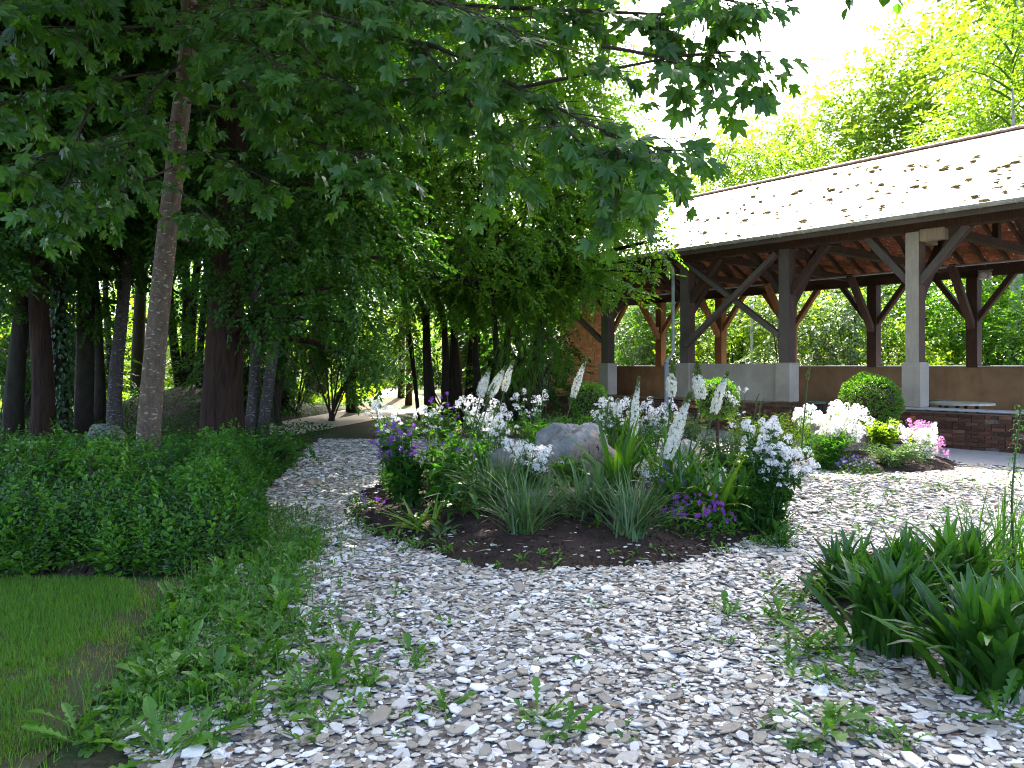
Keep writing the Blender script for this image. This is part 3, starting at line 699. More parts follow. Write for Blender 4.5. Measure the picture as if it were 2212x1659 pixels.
# roof tiles
tw, ex, tl = .185, .165, .27
def tile_t(seed):
    r = random.Random(seed); w, l, h = tw - .004, tl, .014
    lift = r.uniform(0, .006); V = np.array([(-w / 2, 0, 0), (w / 2, 0, 0), (w / 2, l, 0), (-w / 2, l, 0), (-w / 2, 0, h + lift), (w / 2, 0, h + lift * .4), (w / 2, l, h), (-w / 2, l, h)])
    return T(V, [(0, 3, 2, 1), (4, 5, 6, 7), (0, 1, 5, 4), (1, 2, 6, 5), (2, 3, 7, 6), (3, 0, 4, 7)], mi=[1, 0, 0, 0, 0, 0])
TT = [tile_t(i) for i in range(4)]
roof = P("roof", [box(((X0 + X1) / 2, (RY + EY) / 2 + .02, (RZ + EZ) / 2 - .052), (X1 - X0 - .05, .035, .02), Rx(pit)[0])], W_dark)
ncol = int((X1 - X0) / tw)
cand = []; rest = Buf()
for side in (0, 1):
    sl = math.hypot(RZ - EZ, (RY - EY) if side == 0 else (BEY - RY)); rows = int(sl / ex)
    ii, jj = np.meshgrid(np.arange(ncol), np.arange(rows)); ii, jj = ii.ravel(), jj.ravel(); n = len(ii)
    x = X0 + tw / 2 + (ii + .5 * (jj % 2)) * tw + rng.normal(0, .003, n); s = jj * ex - .03 + rng.normal(0, .004, n)
    k = x < X1; x, s = x[k], s[k]; n = len(x)
    if side == 0: y = EY + s * math.cos(pit); z = EZ + s * math.sin(pit) - .03; base = Rx(pit - .045)
    else: y = BEY - s * math.cos(pitb); z = EZ + s * math.sin(pitb) - .03; base = Rz(PI) @ Rx(pitb - .045)
    R = base @ Rz(rng.normal(0, .012, n)); which = rng.integers(0, 4, n); tt = np.clip(rng.normal(.5, .22, n), 0, 1); big = np.zeros(n, bool)
    if side == 0:
        w = PA[None] + PXD * x[:, None] + PYD * y[:, None]; u = np.abs(w[:, 0] / w[:, 1]); big[np.argsort(w[:, 1] + 100 * (u > .63))[:290]] = True
        for q in np.where(big)[0]: cand.append((R[q], (x[q], y[q], z[q]), which[q], tt[q]))
    for q in range(4):
        m = (which == q) & ~big; rest.add(TT[q], R[m], np.c_[x, y, z][m], tt[m])
rest.build("tile_courses", [M_tile, M_tile_u], parent=roof, kind="stuff")
tm = {}
for (R, loc, w, t) in cand:
    key = (w, int(t * 5))
    if key not in tm: tm[key] = Buf().add(TT[w], None, None, (key[1] + .5) / 5.5).mesh("tile", [M_tile, M_tile_u])
    inst("tile", tm[key], roof, mat4(R, loc))
a = np.linspace(0, PI, 7); rr = .10
prof = [(rr * math.cos(t), rr * math.sin(t)) for t in a] + [((rr - .015) * math.cos(t), (rr - .015) * math.sin(t)) for t in a[::-1]]
k = len(prof); V = [(X, py, pz + (0.012 if X > 0 else 0)) for X in (-.01, .36) for (py, pz) in prof]
rt = Buf().add(T(V, [(i, (i + 1) % k, k + (i + 1) % k, k + i) for i in range(k)] + [tuple(range(k))[::-1], tuple(range(k, 2 * k))])).mesh("ridge_tile", M_ridge)
for x in np.arange(X0, X1 - .3, .345): inst("ridge_tile", rt, roof, mat4(np.eye(3), (x, RY, RZ - .045)))
# moss cushions
def lump(seed, n=7, rings=4):
    r = np.random.default_rng(seed); V = [(0, 0, 1)]
    for i in range(1, rings + 1):
        for k in range(n):
            a = 2 * PI * k / n + r.uniform(-.2, .2); e = PI / 2 * i / rings; q = r.uniform(.75, 1.2)
            V.append((math.sin(e) * math.cos(a) * q, math.sin(e) * math.sin(a) * q, math.cos(e) * r.uniform(.8, 1.1)))
    polys = [(0, 1 + k, 1 + (k + 1) % n) for k in range(n)]
    for i in range(rings - 1):
        for k in range(n):
            a, b2 = 1 + i * n + k, 1 + i * n + (k + 1) % n; polys.append((a, a + n, b2 + n, b2))
    return T(V, polys)
b = Buf(); n = 800
cl = U(X0, X1, 90), U(.02, .8, 90)
ci = rng.integers(0, 90, n); x = cl[0][ci] + rng.normal(0, .5, n); f = np.clip(cl[1][ci] + rng.normal(0, .10, n), .01, .85); f = (np.round(f * 30) + .05) / 30; x = np.where(U(0, 1, n) < .2, U(1.0, X1, n), x); x = np.clip(x, X0, X1 - .05)
y = EY + (RY - EY) * f; z = rz_front(y) + .0
s = np.minimum(np.exp(rng.normal(-3.15, .40, n)), .066)
R = Rx(pit) @ Rz(U(-.3, .3, n)); R = R * np.stack([s * U(1.0, 1.9, n), s * .8, s * .75], -1)[:, None, :]
for q in range(3):
    m = rng.integers(0, 3, n) == q; b.add(lump(q), R[m], np.c_[x, y, z][m], U(0, 1, m.sum()))
b.build("moss_cushions", M_moss, parent=roof, kind="stuff")
# low brick wall under the front posts
def brick_wall(name, xa, xb, y, z0, z1, mats, maxind=0, holes=False, bh=.065, bw=.222, along='x', thick=.24):
    core = P(name, box(((xa + xb) / 2, y + thick / 2, (z0 + z1) / 2 - .01), (xb - xa - .03, thick - .04, z1 - z0 - .02)) if along == 'x' else box((y + thick / 2, (xa + xb) / 2, (z0 + z1) / 2 - .01), (thick - .04, xb - xa - .03, z1 - z0 - .02)), mats[1])
    rows = int((z1 - z0) / (bh + .011)); me = {}; rest = Buf(); cnt = 0
    for j in range(rows):
        x = xa + (0.115 if j % 2 else 0)
        while x < xb - .06:
            L = min(bw if rng.uniform() > .25 else .105, xb - x - .005)
            c = x + L / 2; z = z0 + j * (bh + .011) + bh / 2; proud = rng.normal(.008, .006); x += L + .011
            if holes and rng.uniform() < .03: continue
            t = min(1, max(0, rng.normal(.45, .25))); t = 1.0 if rng.uniform() < .03 else min(t, .88)
            loc = (c, y + .035 - proud, z) if along == 'x' else (y + thick - .035 + proud, c, z)
            wloc = PA + PXD * loc[0] + PYD * loc[1]; vis = abs(wloc[0] / wloc[1]) < .64
            if cnt < maxind and vis:
                key = (round(L, 2), int(t * 6))
                if key not in me: me[key] = Buf().add(box((0, 0, 0), (key[0] - .002, .075, bh) if along == 'x' else (.075, key[0] - .002, bh), None, min(.84, (key[1] + .3) / 6.3) if key[1] < 6 else 1.0, .006)).mesh("brick", mats[0])
                inst("brick", me[key], core, mat4(Ry(rng.normal(0, .012))[0], loc)); cnt += 1
            else:
                rest.add(box(loc, (L, .075, bh) if along == 'x' else (.075, L, bh), None, t))
    if rest.n: rest.build("brick_courses", mats[0], parent=core, kind="stuff")
    return core
lw = brick_wall("low_brick_wall", -.42, 2.6, -.30, 0, .72, (M_brick, M_mortar), 230, True)
brick_wall("low_brick_wall", 2.62, 6.4, -.30, 0, .72, (M_brick, M_mortar), 0, True)
P("wall_capping", box((3.0, -.10, .745), (6.86, .44, .035), None, 0, .012), C_lime)
bp = brick_wall("low_brick_wall", -3.35, -2.55, -.36, 0, .70, (M_brick, M_mortar), 60)
brick_wall("low_brick_wall", -17.0, -3.37, -.30, 0, .70, (M_brick, M_mortar), 0)
P("wall_capping", box((-10.0, -.08, .735), (13.3, .40, .05), None, 0, .012), C_brown)
P("concrete_panel", box(((-S - 2 * S) / 2, -.02, 1.20), (S - .37, .20, .90), None, 0, .015), C_pale)
P("concrete_panel", box((-2 * S - .33, -.02, 1.20), (.28, .20, .90), None, 0, .015), C_pale)
P("parapet_wall", box((-5.3, WID + .02, .80), (23.4, .24, 1.54), None, 0, .015), C_brown)
P("parapet_capping", box((-5.3, WID + .02, 1.585), (23.4, .30, .035), None, 0, .01), C_lime)
brick_wall("brick_end_wall", -.1, 8.0, -17.05, 0, 4.1, (M_brick_o, M_mortar_o), 160, False, along='y')
gv = [(-17.05, .05, 4.1), (-17.05, 7.95, 4.1), (-17.05, RY, RZ - .3), (-16.85, .05, 4.1), (-16.85, 7.95, 4.1), (-16.85, RY, RZ - .3)]
P("gable_wall", T(gv, [(0, 2, 1), (3, 4, 5), (0, 3, 5, 2), (1, 2, 5, 4), (0, 1, 4, 3)]), M_mortar_o)
# things standing in the pavilion
def round_table(name, label, loc, r, zt):
    t = thing(name, label, "table", loc); b = Buf(); b.add(tube([(0, 0, zt - .045), (0, 0, zt)], r, 28)); b.build("tabletop", M_tabletop, parent=t)
    for k in range(4):
        a = PI / 4 + k * PI / 2; Buf().add(beam((math.cos(a) * r * .72, math.sin(a) * r * .72, 0), (math.cos(a) * r * .45, math.sin(a) * r * .45, zt - .045), .07, .07)).build("leg", M_blk, parent=t)
round_table("round_table", "pale round table behind the nearest concrete post base", pav(.25, 1.5, .06), .62, .76)
def picnic(label, loc, rz, L=1.9):
    t = thing("picnic_table", label, "picnic table", loc, None, rz)
    for k in range(4): Buf().add(box((0, -.30 + k * .2, .74), (L, .17, .04), None, 0, .008)).build("plank", M_blk, parent=t)
    for sy in (-1, 1): Buf().add(box((0, sy * .72, .45), (L, .26, .045), None, 0, .008)).build("bench_seat", M_blk, parent=t)
    for sx in (-1, 1):
        f = Buf()
        for sy in (-1, 1): f.add(beam((sx * L * .36, sy * .62, 0), (sx * L * .36, sy * .22, .72), .07, .07))
        f.add(beam((sx * L * .36, -.8, .40), (sx * L * .36, .8, .40), .06, .08)); f.build("trestle", M_blk, parent=t)
rp = math.atan2(PXD[1], PXD[0])
picnic("dark picnic table beyond the gap between the two nearer posts", pav(-1.4, 2.4, .06), rp)
picnic("dark picnic table behind the grey downpipe, before the brown parapet", pav(-9.0, 4.0, .06), rp)
t = thing("litter_bin", "small slatted litter bin with green lid beside concrete post base", "bin", pav(-2.35, .25, .06))
Buf().add(tube([(0, 0, 0), (0, 0, .60)], .15, 12)).build("bin_body", M_blk, parent=t)
for k in range(14):
    a = k * 2 * PI / 14; Buf().add(beam((.165 * math.cos(a), .165 * math.sin(a), .02), (.165 * math.cos(a), .165 * math.sin(a), .66), .045, .018, (math.cos(a), math.sin(a), 0))).build("slat", W_dark, parent=t)
Buf().add(tube([(0, 0, .68), (0, 0, .72)], .20, 16)).build("lid", M_green, parent=t)
def lamp(name, label, loc, s):
    t = thing(name, label, "lamp", loc, None, rp); Buf().add(box((0, 0, 0), (.26 * s, .16 * s, .20 * s), None, 0, .03)).build("housing", M_zinc, parent=t)
    Buf().add(tube([(0, -.08 * s, 0), (0, -.11 * s, 0)], .07 * s, 12)).build("lens", M_lamp, parent=t); Buf().add(tube([(-.17 * s, 0, .12 * s), (.17 * s, 0, .12 * s)], .02, 6)).build("bracket", M_zinc, parent=t)
lamp("floodlight", "pale floodlight under the rear eaves beside the middle rear post", pav(BX[3] + .42, WID - .3, 4.12), 1.1)
lamp("wall_light", "small round light on the rear plate above the right rear post", pav(BX[2] - .1, WID - .3, 4.27), .6)
t = thing("junction_box", "small grey junction box on the right rear post", "electrical box", pav(BX[2] - .06, WID - .18, 2.9), None, rp)
Buf().add(box((0, 0, 0), (.16, .06, .20), None, 0, .01)).build("cover", M_zinc, parent=t); Buf().add(box((.02, 0, -.22), (.09, .05, .12), None, 0, .01)).build("socket", M_pvc, parent=t)
t = thing("notice_case", "small lantern shaped box on the far orange rear post", "lantern", pav(BX[7] - .02, WID - .20, 3.0), None, rp) if len(BX) > 7 else None
Buf().add(box((0, 0, 0), (.10, .07, .22), None, 0, .01)).build("glass", M_lamp, parent=t); Buf().add(box((0, 0, .13), (.14, .10, .03), None, 0, .01)).build("cap", M_zinc, parent=t)
#@@TREES
# ------------------------------------------------------------------ trees
SP_near = [spray(12, leaf4(.6), .10, .55, 100 + i, .30) for i in range(5)]
SP_mid = [spray(14, leaf2(.64), .135, .72, 120 + i, .28) for i in range(5)]
SP_far = [spray(10, leaf2(.7), .17, .95, 140 + i, .22) for i in range(4)]
SP_fine = [spray(26, leaf2(.40), .05, .55, 160 + i, .45) for i in range(4)]
SP_bush = [spray(12, leaf4(.55), .07, .40, 180 + i, .15) for i in range(4)]
def lobe_sprays(b, lobes, sprays, dens, axis=None, scale=1.0, droop=.25, area=.20, tint=.45, tsd=.14, shell=.45, lo=.15):
    for (c, r) in lobes:
        r = np.asarray(r, float) if np.ndim(r) else np.array([r, r, r], float); c = np.asarray(c, float)
        rm = r.mean(); n = max(6, int(dens * 4 * PI * (r[0] * r[1] + r[0] * r[2] + r[1] * r[2]) / 3 / area))
        v = rvec(n); q = U(lo, 1, n) ** shell; pos = c + v * q[:, None] * r
        d = v * np.array([1, 1, .35]) + rng.normal(0, .45, (n, 3))
        if axis is not None: d += .5 * norm((pos - np.asarray(axis)) * np.array([1, 1, 0]))
        d[:, 2] -= droop; up = np.array([0, 0, 1.0]) + rng.normal(0, .38, (n, 3))
        s = scale * U(.75, 1.25, n); R = frames(d, up, s); pos = pos - R[:, :, 1] * .25
        w = rng.integers(0, len(sprays), n); lt = tint + rng.normal(0, .13)
        tt = lt + rng.normal(0, tsd, n)
        for k in range(len(sprays)):
            m = w == k
            if m.any(): b.add(sprays[k], R[m], pos[m], tt[m])
def trunk_t(b, pts, radii, n=12, seg=14, wob=.012):
    P_ = spline(pts, seg); r = np.interp(np.linspace(0, 1, seg), np.linspace(0, 1, len(radii)), radii)
    P_ = P_ + np.c_[rng.normal(0, wob, (seg, 2)), np.zeros(seg)] * np.linspace(0, 1, seg)[:, None]
    t = tube(P_, r, n); a = np.repeat(np.arange(seg), n); k = np.tile(np.arange(n), seg)
    cen = P_[a]; off = t.V - cen; t.V = cen + off * (1 + .05 * np.sin(k * 2 * PI / n * 3 + a * .4) + rng.normal(0, .012, len(a)))[:, None]
    b.add(t); return P_, r
def limbs(b, P_, r, targets, n=6, f0=.45):
    for c in targets:
        c = np.asarray(c, float); hz_ = c[2]; i = int(np.clip(np.searchsorted(P_[:, 2], hz_ - 1.2), len(P_) * f0, len(P_) - 1)); p0 = P_[i]
        m = (p0 + c) / 2 + np.array([0, 0, .25]); b.add(tube(spline([p0, m, c], 6), np.linspace(min(r[i] * .55, .12), .018, 6), n))
def tree(name, label, base, pts, radii, bark, lobes, sprays, dens, lm, group=None, axis=True, limb=True, cat="tree", **kw):
    base = np.asarray(base, float); t = thing(name, label, cat, base, group); b = Buf()
    P_, r = trunk_t(b, pts, radii); 
    if limb: limbs(b, P_, r, [l[0] for l in lobes])
    b.build("trunk", bark, parent=t, origin=base, smooth=True)
    if lobes:
        b = Buf(); lobe_sprays(b, lobes, sprays, dens, pts[-1] if axis else None, **kw); b.build("crown", lm, parent=t, origin=base, kind="stuff")
    return t
def lp(x, y, Y, rx, rz, ry=None): 
    s = Y / F; return (at(x, y, Y), (rx * s, (ry if ry else rx) * s, rz * s))

# ---- the sycamore whose branches hang over the yard
sb = gx(328, 10.2); sb[2] = 0.1
SY = thing("sycamore_tree", "slim leaning sycamore with pale spotted trunk and big lobed leaves hanging overhead", "tree", sb)
b = Buf(); st_pts = [sb, at(322, 930, 10.1), at(352, 600, 10.1), at(385, 300, 10.0), at(404, 110, 9.9), at(415, -120, 9.9), at(440, -420, 9.9), at(470, -700, 10)]
P_, r = trunk_t(b, st_pts, [.165, .142, .125, .112, .10, .085, .06, .03], 14, 22, .006)
knot = tube([at(404, 520, 9.98), at(399, 515, 9.90)], [.03, .022], 8); b.add(knot)
b.build("trunk", B_syc, parent=SY, origin=sb, smooth=True)
BR = [[(400, 150, 10), (620, 60, 8.4), (900, 90, 7.0), (1120, 190, 6.1), (1300, 280, 5.6), (1450, 330, 5.2)],
      [(404, 60, 10), (800, 10, 7.8), (1150, 20, 6.4), (1400, 30, 5.8), (1560, 40, 5.5)],
      [(404, 20, 10), (900, -90, 7.2), (1300, -60, 6.0), (1520, -10, 5.6), (1620, 10, 5.4)],
      [(1120, 190, 6.1), (1320, 150, 5.8), (1480, 120, 5.6), (1600, 110, 5.5)],
      [(1300, 100, 5.9), (1450, 130, 5.6), (1540, 190, 5.4)],
      [(1300, 280, 5.6), (1340, 340, 5.5), (1335, 420, 5.5)],
      [(900, 90, 7.0), (1000, 200, 6.4), (1060, 300, 6.1), (1090, 340, 6.0)],
      [(1120, 190, 6.1), (1200, 260, 5.8), (1290, 340, 5.7)],
      [(620, 60, 8.4), (760, 200, 7.4), (900, 170, 6.8), (1010, 240, 6.5)],
      [(396, 220, 10), (520, 240, 8.8), (650, 300, 7.6), (760, 330, 7.0), (800, 360, 6.8)],
      [(404, 90, 10), (560, 130, 8.6), (700, 160, 7.5), (830, 230, 6.9)],
      [(390, 260, 10), (250, 290, 8.4), (120, 330, 7.2), (10, 360, 6.6)],
      [(400, 150, 10), (240, 170, 8.2), (90, 200, 7.0), (-60, 240, 6.2)],
      [(404, 50, 10), (250, 60, 8.0), (100, 60, 6.8), (-80, 90, 6.0)],
      [(380, 360, 10), (280, 400, 8.8), (190, 440, 8.0), (110, 480, 7.6)],
      [(376, 400, 10), (420, 440, 9.4), (450, 470, 9.0)],
      [(404, 100, 10), (440, 60, 8.2), (520, 80, 7.0), (600, 140, 6.3)],
      [(404, 40, 10), (480, 0, 7.6), (640, 20, 6.4), (820, 60, 5.9)],
      [(404, 0, 10), (560, -60, 7.6), (760, -40, 6.4), (1000, 20, 5.8), (1150, 90, 5.5)],
      [(404, -30, 10), (300, -30, 7.8), (150, -20, 6.4), (-60, 0, 5.6)],
      [(404, 120, 10), (330, 200, 8.6), (300, 280, 7.8), (260, 350, 7.4)],
      [(380, 330, 10), (440, 330, 9.0), (520, 360, 8.3), (600, 400, 7.9)],
      [(395, 200, 10), (460, 150, 8.6), (560, 200, 7.6), (640, 240, 7.0)],
      [(240, 170, 8.2), (180, 260, 7.4), (150, 380, 7.2), (110, 430, 7.0)],
      [(1640, 110, 5.4), (1640, 140, 5.4)]]
SYL = [sycamore_leaf(i) for i in range(6)]
tw = Buf(); Ld, Lu, Lp, Ls = [], [], [], []
for bi, br in enumerate(BR):
    pts = np.array([at(*p) for p in br]); n = max(6, int(sum(np.linalg.norm(np.diff(pts, axis=0), axis=1)) / .16)); C = spline(pts, n)
    r0 = .030 if bi in (0, 1, 2) else .017
    tw.add(tube(C, np.linspace(r0, .005, n), 5), tint=.3); D = norm(np.gradient(C, axis=0))
    for i in range(2, n):
        ntw = 2 if i > n * .25 else 1
        if bi in (1, 2, 3, 4, 24) and C[i][0] / C[i][1] > .12 and rng.uniform() < .5: continue
        for q in range(ntw):
            d = norm(D[i] * U(.2, .9) + rng.normal(0, .55, 3) * np.array([1, 1, .45]) + np.array([0, 0, -.16])); L = U(.16, .46)
            tp = np.stack([C[i], C[i] + d * L * .5 + (0, 0, -.01), C[i] + d * L + (0, 0, -.07 * L)])
            tw.add(tube(tp, [.005, .004, .003], 4, False), tint=.5)
            for f in (.45, .75, 1.0):
                for sgn in (-1, 1):
                    if rng.uniform() < .22: continue
                    p = C[i] + d * L * f + (0, 0, -.05 * f); sd = np.cross(d, (0, 0, 1)); sd = sd / max(np.linalg.norm(sd), .1)
                    ld = d * .55 + sd * sgn * U(.3, 1.0) + np.array([0, 0, U(-1.5, -.25)])
                    Ld.append(ld); Lu.append(np.array([0, -.25, .9]) + d * .35 + rng.normal(0, .38, 3)); Lp.append(p); Ls.append(U(.10, .185))
tw.build("branches", M_twig, parent=SY, origin=sb)
Ld, Lu, Lp, Ls = np.array(Ld), np.array(Lu), np.array(Lp), np.array(Ls)
R = frames(Ld, Lu, Ls); pos = Lp + R[:, :, 1] * .28
inv = (np.abs(pos[:, 0] / pos[:, 1]) < .64) & ((pos[:, 2] - EYE) / pos[:, 1] < .46); print("sycamore leaves", len(pos), inv.sum())
order = np.argsort(-(Ls / pos[:, 1]) * inv)[:290]; big = np.zeros(len(pos), bool); big[order] = True
w = rng.integers(0, 6, len(pos)); tt = np.clip(.42 + rng.normal(0, .2, len(pos)), 0, 1); b = Buf()
for k in range(6):
    m = (w == k) & ~big; b.add(SYL[k], R[m], pos[m], tt[m])
b.build("foliage", M_syc, parent=SY, origin=sb, kind="stuff")
lme = {}
for i in order:
    key = (w[i], int(tt[i] * 4.99))
    if key not in lme: lme[key] = Buf().add(SYL[key[0]], tint=(key[1] + .5) / 5).mesh("leaf", M_syc)
    inst("leaf", lme[key], SY, mat4(R[i], pos[i] - sb))
# unseen upper crown above the view, shaped to shade the yard
SP_syc = [spray(9, leaf4(.95, .1, -.15), .19, .65, 200 + i, .2) for i in range(4)]
lob = []
for i in range(104):
    y = U(4.5, 16); x = -5 + U(-4.2, 9.8); zmin = 1.6 + .47 * y + 1.15
    if (x > 2.6 and y > 14) or (-.1 < x < 2.7 and y < 10.7): continue  # gap left so sun reaches the hanging leaves on the right
    lob.append(((x, y, zmin + U(.2, 3.2)), U(.9, 1.45)))
lob += [((x_, y_, z_), r_) for x_, y_, z_, r_ in ((1.3, 15.3, 10.4, 1.1), (2.2, 15.8, 10.6, 1.1), (3.1, 16.2, 10.9, 1.1), (2.6, 17.2, 11.4, 1.2), (1.6, 17.0, 11.3, 1.2), (3.7, 17.4, 11.6, 1.2), (.6, 16.2, 10.9, 1.2), (4.3, 18.4, 12.3, 1.2), (.2, 13.6, 11.9, 1.2), (1.2, 13.9, 12.2, 1.2), (2.2, 14.2, 12.0, 1.2), (3.1, 14.4, 12.3, 1.2), (.7, 14.9, 12.4, 1.2), (1.8, 15.2, 12.6, 1.2), (2.8, 15.5, 12.6, 1.2), (-1.5, 15.5, 10.6, 1.2), (-2.4, 14.5, 10.1, 1.2), (-.6, 15.0, 10.6, 1.2), (-2.5, 16.5, 11.1, 1.2), (-1.2, 13.6, 10.2, 1.1))]  # extra out-of-view lobes, added to keep sun off the gravel
b = Buf(); lobe_sprays(b, lob, SP_syc, .95, None, area=.22, tint=.4); b.build("crown", M_syc, parent=SY, origin=sb, kind="stuff")
b = Buf()
for (c, rr) in lob:
    p0 = at(415, -120 - 8 * rng.integers(0, 40), 9.9); b.add(tube(spline([p0, (p0 + np.array(c)) / 2 + (0, 0, .3), c], 6), np.linspace(.05, .012, 6), 5))
b.build("limbs", B_syc, parent=SY, origin=sb)

# ---- crowns shared by the woodland trees
def crown_proto(seed, h, rad, nl, sprays, dens, lm, lr=(1.1, 1.7), **kw):
    st = rng.bit_generator.state; lob = []
    for i in range(nl):
        f = (i + .5) / nl; z = h * f; rr = rad * (math.sin(PI * min(.96, f * .82 + .14)) ** .7) * math.sqrt(U(.15, 1)); a = U(0, 2 * PI)
        lob.append(((rr * math.cos(a), rr * math.sin(a), z + .6), U(*lr)))
    b = Buf(); lobe_sprays(b, lob, sprays, dens, (0, 0, h / 2), **kw)
    for (c, r_) in lob: b.add(tube(spline([(0, 0, max(-.3, c[2] - 1.4)), (c[0] * .5, c[1] * .5, c[2] - .5), c], 5), np.linspace(.06, .012, 5), 4), tint=-3)
    return b.mesh("crown", lm)
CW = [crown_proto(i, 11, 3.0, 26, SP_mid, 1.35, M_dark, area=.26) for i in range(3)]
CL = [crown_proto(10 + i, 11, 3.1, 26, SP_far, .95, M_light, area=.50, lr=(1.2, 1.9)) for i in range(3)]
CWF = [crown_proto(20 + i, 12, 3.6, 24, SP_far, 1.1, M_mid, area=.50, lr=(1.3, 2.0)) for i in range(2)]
def wood_tree(name, label, x, Y, rpx, bark, crown, zc, sc=1.0, lean=0.0, top=None, group=None, rot=None, multi=0, bark_top=9.0, dx=0, dy=0):
    base = gx(x, Y); base[2] = float(gz(base[0], base[1])) - .03; rr = rpx * Y / F / 2
    t = thing(name, label, "tree", base, group); b = Buf()
    hh = zc + 8 * sc
    if multi:
        for k in range(multi):
            a = (k + .5) / multi * 2 - 1; p = [base + (a * .25, U(-.2, .2), 0), base + (a * .55 + lean * 1.2, U(-.3, .3), 2.2), base + (a * 1.3 + lean * 3, U(-.6, .6), 6.5), base + (a * 1.8 + lean * 3.5, 0, hh * .9)]
            trunk_t(b, p, [rr * 1.15, rr, rr * .75, .03], 9, 12)
    else:
        trunk_t(b, [base, base + (lean * .55 + U(-.06, .06), 0, 1.2), base + (lean * 3 + U(-.22, .22), U(-.2, .2), 4.0), base + (lean * 3.6 + U(-.4, .4), U(-.4, .4), 7), base + (lean * 4.2, 0, hh)], [rr * 1.35, rr * 1.05, rr * .85, .04], 11, 14)
    b.build("trunk", bark, parent=t, origin=base, smooth=True)
    if crown is not None: inst("crown", crown, t, Matrix.Translation((lean * 3 + dx, dy, zc)) @ Matrix.Rotation(U(0, 6.28) if rot is None else rot, 4, 'Z') @ Matrix.Scale(sc, 4))["kind"] = "stuff"
    return t
g = "woodland trees on the left"
wood_tree("woodland_tree", "dark straight trunk at the far left edge of the wood", 28, 16.5, 34, B_forest, CW[0], 3.6, 1.0, .02, group=g)
wood_tree("woodland_tree", "rough brown trunk with a pale scar band, left of the ivy clad trunk", 92, 14.6, 40, B_dark, CW[1], 3.9, 1.05, .03, group=g)
ivt = wood_tree("woodland_tree", "trunk wrapped in dark ivy beside the rough brown trunk", 132, 15.4, 30, B_forest, CW[2], 3.8, 1.0, .02, group=g)
b = Buf(); n = 1500; zz = U(.1, 6, n); a = U(0, 2 * PI, n); c0 = gx(132, 15.4); pp = np.c_[c0[0] + .02 * zz / 1.5 + .17 * np.cos(a), 15.4 + .17 * np.sin(a), zz]
b.add(L4w, frames(np.c_[np.cos(a) * .4, np.sin(a) * .4, np.full(n, -1.0)] + rng.normal(0, .3, (n, 3)), np.c_[np.cos(a), np.sin(a), np.full(n, .3)], U(.07, .12, n)), pp, .3 + rng.normal(0, .15, n))
b.build("ivy", M_peri, parent=ivt, origin=c0, kind="stuff")
wood_tree("woodland_tree", "slim dark trunk behind the ivy clad trunk", 174, 20, 20, B_forest, CW[0], 4.2, .95, -.03, group=g)
wood_tree("woodland_tree", "slender brown trunk against the sunlit clearing", 214, 21, 20, B_forest, CW[1], 4.6, .95, -.02, group=g)
wood_tree("woodland_tree", "grey spotted trunk just left of the slim sycamore", 250, 16.8, 26, B_grey, CW[2], 4.0, .95, .04, group=g)
wood_tree("woodland_tree", "thin pale trunk half hidden behind the grey spotted trunk", 243, 24, 12, B_grey, CW[0], 5.0, .9, .0, group=g)
wood_tree("woodland_tree", "dark forked tree on the mound behind the sycamore", 395, 27, 18, B_forest, CW[1], 4.6, 1.0, .05, group=g, multi=3)
wood_tree("woodland_tree", "dark stem on the mound right of the forked tree", 432, 26, 14, B_forest, CW[2], 4.6, .9, .05, group=g)
wood_tree("woodland_tree", "twin leaning grey trunks beside the pale path", 556, 18.6, 22, B_grey, CW[0], 4.6, 1.0, .16, group=g, multi=2)
wood_tree("woodland_tree", "ivy darkened leaning trunk far along the path", 690, 33, 22, B_forest, CW[1], 5.6, .8, .1, group=g)
wood_tree("woodland_tree", "second dark leaning trunk far along the path", 668, 31, 18, B_forest, CW[2], 4.2, 1.0, .12, group=g)
wood_tree("woodland_tree", "slim curved trunk on the right verge of the path", 866, 34, 13, B_forest, CW[0], 8.5, .55, -.04, group=g)
wood_tree("woodland_tree", "straight slim trunk rising from the flowers by the path", 882, 31, 12, B_dark, CW[1], 8.0, .55, 0, group=g)
wood_tree("woodland_tree", "trunk deep in shade between sycamore and big dark tree", 470, 24, 22, B_forest, CW[2], 4.6, 1.05, 0, group=g)
wood_tree("woodland_tree", "shaded trunk behind the big dark tree's right side", 610, 25, 20, B_forest, CW[0], 4.0, 1.05, .02, group=g)
wood_tree("woodland_tree", "shaded trunk at the back of the dense shrubs", 760, 27, 20, B_forest, CW[1], 4.0, 1.05, .02, group=g)
wood_tree("woodland_tree", "leafy young tree filling the far left edge", -60, 13, 24, B_forest, CW[2], 3.0, .85, 0, group=g)
wood_tree("woodland_tree", "tall tree closing the canopy behind the left trunks", 70, 24, 24, B_forest, CW[0], 4.4, 1.2, 0, group=g)
wood_tree("woodland_tree", "tall tree closing the canopy above the clearing", 300, 29, 26, B_forest, CW[1], 6.5, 1.25, 0, group=g)

